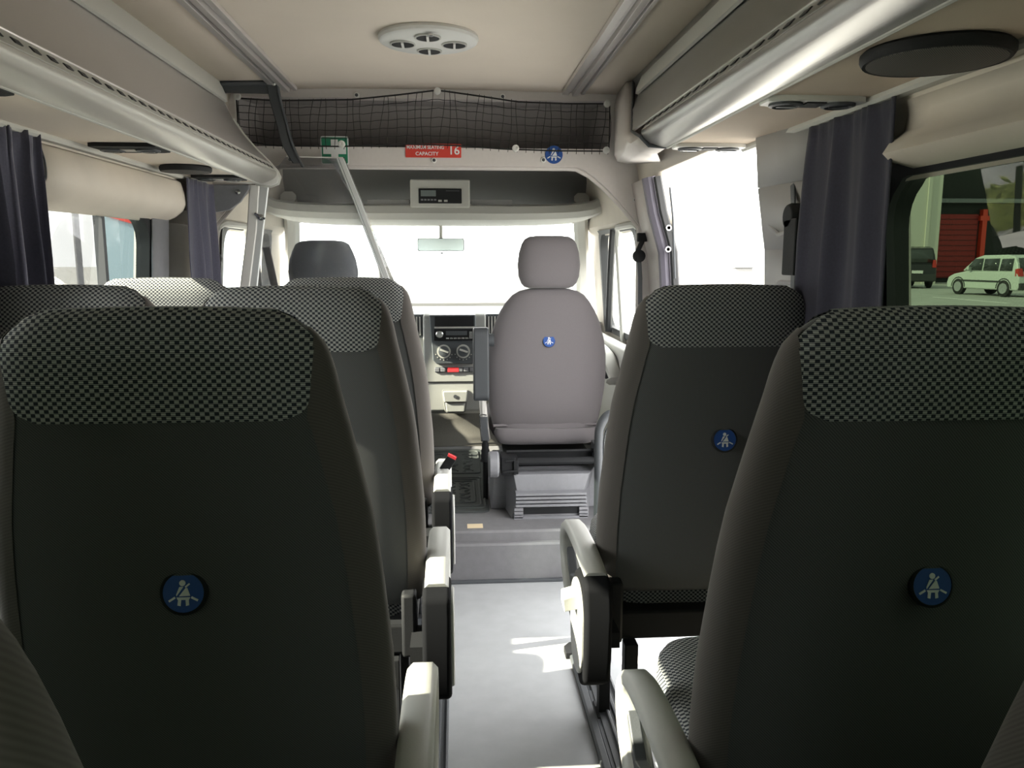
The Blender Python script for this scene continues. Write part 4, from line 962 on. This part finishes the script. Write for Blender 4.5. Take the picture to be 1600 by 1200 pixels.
def car(name, loc, rz, L, W, H, paint, label, roof=None):
    t = thing(name, loc, label, 'car', rz=rz)
    # side outline, nose at +y
    h = lambda a: H*a
    low = [(-.5*L, .22*H), (-.49*L, .50*H), (-.47*L, .60*H), (.22*L, .60*H), (.40*L, .52*H), (.48*L, .44*H), (.5*L, .30*H), (.49*L, .16*H), (-.48*L, .16*H)]
    rows = []
    for x, k in ((-W/2, .97), (-W*.44, 1), (W*.44, 1), (W/2, .97)): pass
    m = M(); m.prism(low, 'x', -W/2, W/2); m.build('body', paint, t, bevel=.07, seg=3)
    up = [(-.475*L, .58*H), (-.445*L, .80*H), (-.40*L, .96*H), (-.30*L, 1.0*H), (.02*L, .99*H), (.12*L, .92*H), (.28*L, .60*H)]
    g = M(); n = len(up)
    vs = [(sx*W*(.49 if z < .7*H else .49-.16*(z/H-.7)), y, z) for sx in (-1, 1) for y, z in up]
    g.add(vs, [tuple(range(n))[::-1], tuple(range(n, 2*n))]+[(i, (i+1) % n, n+(i+1) % n, n+i) for i in range(n)]); g.build('cabin', paint, t, bevel=.05, seg=2)
    for sx in (-1, 1):
        for a, b, c, d in ((-.40, -.24, -.40, -.25), (-.22, -.02, -.22, -.02), (.0, .23, .0, .12)):
            q = M(); X0, X1 = sx*(W*.49+.012), sx*(W*.455+.012)
            q.add([(X0, a*L, .62*H), (X0, b*L, .62*H), (X1, d*L, .90*H), (X1, c*L, .91*H)], [(0, 1, 2, 3)]); q.build('side_glass', CGL, t, thick=.01)
        M().box(sx*W/2-.02, sx*W/2+.02, -.30*L, .28*L, .34*H, .38*H).build('rub_strip', BUMP, t)
        M().hexa([(sx*(W/2-.02), -.492*L, .50*H), (sx*(W/2-.22), -.498*L, .50*H), (sx*(W/2-.22), -.47*L, .50*H), (sx*(W/2+.01), -.45*L, .50*H)], [(sx*(W/2-.02), -.475*L, .68*H), (sx*(W/2-.18), -.48*L, .68*H), (sx*(W/2-.18), -.45*L, .68*H), (sx*(W/2), -.44*L, .66*H)]).build('tail_lamp', TL, t)
        M().hexa([(sx*W/2, .14*L, .62*H), (sx*(W/2+.18), .13*L, .63*H), (sx*(W/2+.18), .16*L, .63*H), (sx*W/2, .17*L, .62*H)], [(sx*W/2, .14*L, .70*H), (sx*(W/2+.18), .13*L, .71*H), (sx*(W/2+.18), .16*L, .71*H), (sx*W/2, .17*L, .70*H)]).build('door_mirror', paint, t)
        for wy in (-.31, .32):
            wl_ = M(); wl_.lathe([(.20*H*.9, -.10), (.20*H, -.08), (.20*H, .08), (.20*H*.9, .10)], (sx*(W/2-.08), wy*L, .20*H), 'x', 22); wo = wl_.build('wheel', TYR, t)
            M().lathe([(.13*H, sx*.10), (.125*H, sx*.115), (.03*H, sx*.11)], (sx*(W/2-.08), wy*L, .20*H), 'x', 18).build('hub_cap', RIM, wo)
            M().tube([(sx*(W/2-.01), wy*L+.235*H*math.cos(a), .20*H+.235*H*math.sin(a)) for a in [k*PI/10 for k in range(11)]], .03, 6).build('wheel_arch', BUMP, t)
    M().add([(-.42*W, -.478*L, .62*H), (.42*W, -.478*L, .62*H), (.40*W, -.428*L, .92*H), (-.40*W, -.428*L, .92*H)], [(0, 1, 2, 3)]).build('rear_window', CGL, t, thick=.03)
    M().box(-W/2+.03, W/2-.03, -.515*L, -.48*L, .18*H, .34*H).build('rear_bumper', BUMP if paint is not CARB else BUMP, t, bevel=.03)
    M().box(-.26, .26, -.52*L, -.505*L, .36*H, .43*H).build('number_plate', PNT, t)
    return t
car('parked_car', (22.9, 32.6, GZ), .10, 4.1, 1.72, 1.70, CARW, 'pale green hatchback parked outside, seen through the tinted window')
car('parked_car', (24.3, 42.4, GZ), -.25, 4.8, 1.9, 2.15, CARB, 'black people carrier parked behind the pale green hatchback')
# workshop building
DK = mat('shade_and_joint_dark', (.014, .016, .015), .7); RDW = mat('red_shutter', (.30, .02, .02), .6); ORG = mat('orange_red_paint', (.75, .06, .03), .5)  # the wall's near-black stands in for the shade under the canopy
wb = thing('workshop_building', (0, 50, GZ), 'workshop building, shade in its wall colour, red shutter, seen through the tinted window', 'building')
m = M(); m.box(29.4, 36.8, 0, 6, 0, 9); m.build('shaded_wall', DK, wb)
m = M(); m.box(36.8, 44, -1, 6, 0, 9); m.build('side_wall', mat('pale_cladding', (.55, .6, .6), .6), wb)
for k in range(7): M().box(37.0+.9*k, 37.75+.9*k, -1.04, -1, 1.2, 2.8).build('window', CGL, wb)
sh_ = M().box(30.5, 33.3, -.12, 0, .3, 4.3).build('shutter', RDW, wb)
for k in range(12): M().box(30.5, 33.3, -.15, -.12, .35+.33*k, .37+.33*k).build('slat_joint', DK, sh_)
M().box(33.45, 33.75, -.35, 0, 0, 4.6).box(33.3, 33.9, -.36, 0, 3.9, 4.2).build('red_column', ORG, wb)
M().box(29.4, 36.8, -.5, 0, 5.0, 5.25).build('canopy_edge', MGR, wb)
pc = M().box(26.0, 29.0, 0, 4, 0, 9).box(28.1, 28.3, -.1, 0, 0, 9); o = pc.build('pale_building', mat('cream_render', (.68, .66, .58), .8)); o.location = (0, 47, GZ)
tag(o, 'cream rendered building edge beside the dark workshop', 'building')
# seen through the open door: all glaring
pb = thing('warehouse', (0, 75, GZ), 'distant glaring white warehouse seen through the open sliding door', 'building')
M().box(12, 32, 0, 8, 0, 7).build('wall', mat('white_render', (.8, .8, .78), .8), pb)
for k in range(5): M().box(13+3.6*k, 15+3.6*k, -.05, 0, 3.2, 5).build('window', mat('window_grey', (.3, .32, .33), .4) if k == 0 else bpy.data.materials['window_grey'], pb)
ub = thing('utility_box', (13.2, 36.5, GZ), 'small grey roadside cabinet standing in the glare outside the open door', 'cabinet')
M().box(-.4, .4, -.25, .25, .0, 1.1).build('cabinet_body', mat('cabinet_grey', (.10, .10, .10), .6), ub, bevel=.02)
M().box(-.45, .45, -.3, .3, 1.1, 1.16).build('lid', BUMP, ub)
# left side
lb = thing('kiosk_building', (0, 24, GZ), 'blue grey building corner with a red and blue sign, behind the side window', 'building')
M().box(-10.3, -7.9, 0, 5, 0, 3.6).build('wall', mat('blue_grey_cladding', (.30, .36, .40), .6), lb)
M().hexa([(-9.9, -.08, 2.75), (-8.3, -.08, 2.28), (-8.3, 0, 2.28), (-9.9, 0, 2.75)], [(-9.9, -.08, 2.95), (-8.3, -.08, 2.52), (-8.3, 0, 2.52), (-9.9, 0, 2.95)]).build('red_stripe', RED, lb)
M().prism([(-9.4, 2.83), (-8.3, 2.53), (-8.3, 2.9), (-8.75, 3.05)], 'y', -.07, 0).build('blue_sign', mat('bright_blue', (.05, .30, .75), .5), lb)
M().box(-8.9, -8.1, -.05, 0, .9, 2.0).build('window', CGL, lb)
HEDGE = mat('hedge_leaves', (.30, .34, .08), .8, noise=.4, scale=6)
random.seed(4)
hd_ = M()
for k in range(900):
    x, y, z = random.uniform(-11, -3.5), random.uniform(-.35, .35), random.uniform(0, .95)+.12*math.sin(k)
    a, b = random.uniform(0, 6.3), random.uniform(-.8, .8); d = Vector((math.cos(a), math.sin(a), b))*.11; e = d.cross(Vector((.3, .2, 1))).normalized()*.07
    c = Vector((x, y, z)); hd_.add([c-d, c+e, c+d, c-e], [(0, 1, 2, 3)])
hd_.box(-11, -3.5, -.22, .22, 0, .85)
o = hd_.build('hedge', HEDGE, smooth=False); o.location = (-1.0, 15.5, GZ); tag(o, 'low yellow green hedge outside the side window', 'hedge', kind='stuff')
lp_ = thing('lamp_post', (-9.2, 20.5, GZ), 'slim grey lamp post outside the side window', 'post')
M().tube([(0, 0, 0), (0, 0, 6)], .08, 10).build('pole', MGR, lp_); M().lathe([(.2, 0), (.16, .05), (.09, .5)], n=14).build('foot', MGR, lp_)
M().tube(smoothpath([(0, 0, 5.9), (.3, 0, 6.4), (1.1, 0, 6.6)]), .05, 8).build('arm', MGR, lp_)
M().box(.9, 1.6, -.12, .12, 6.52, 6.64).build('lamp_head', MGR, lp_, bevel=.02)
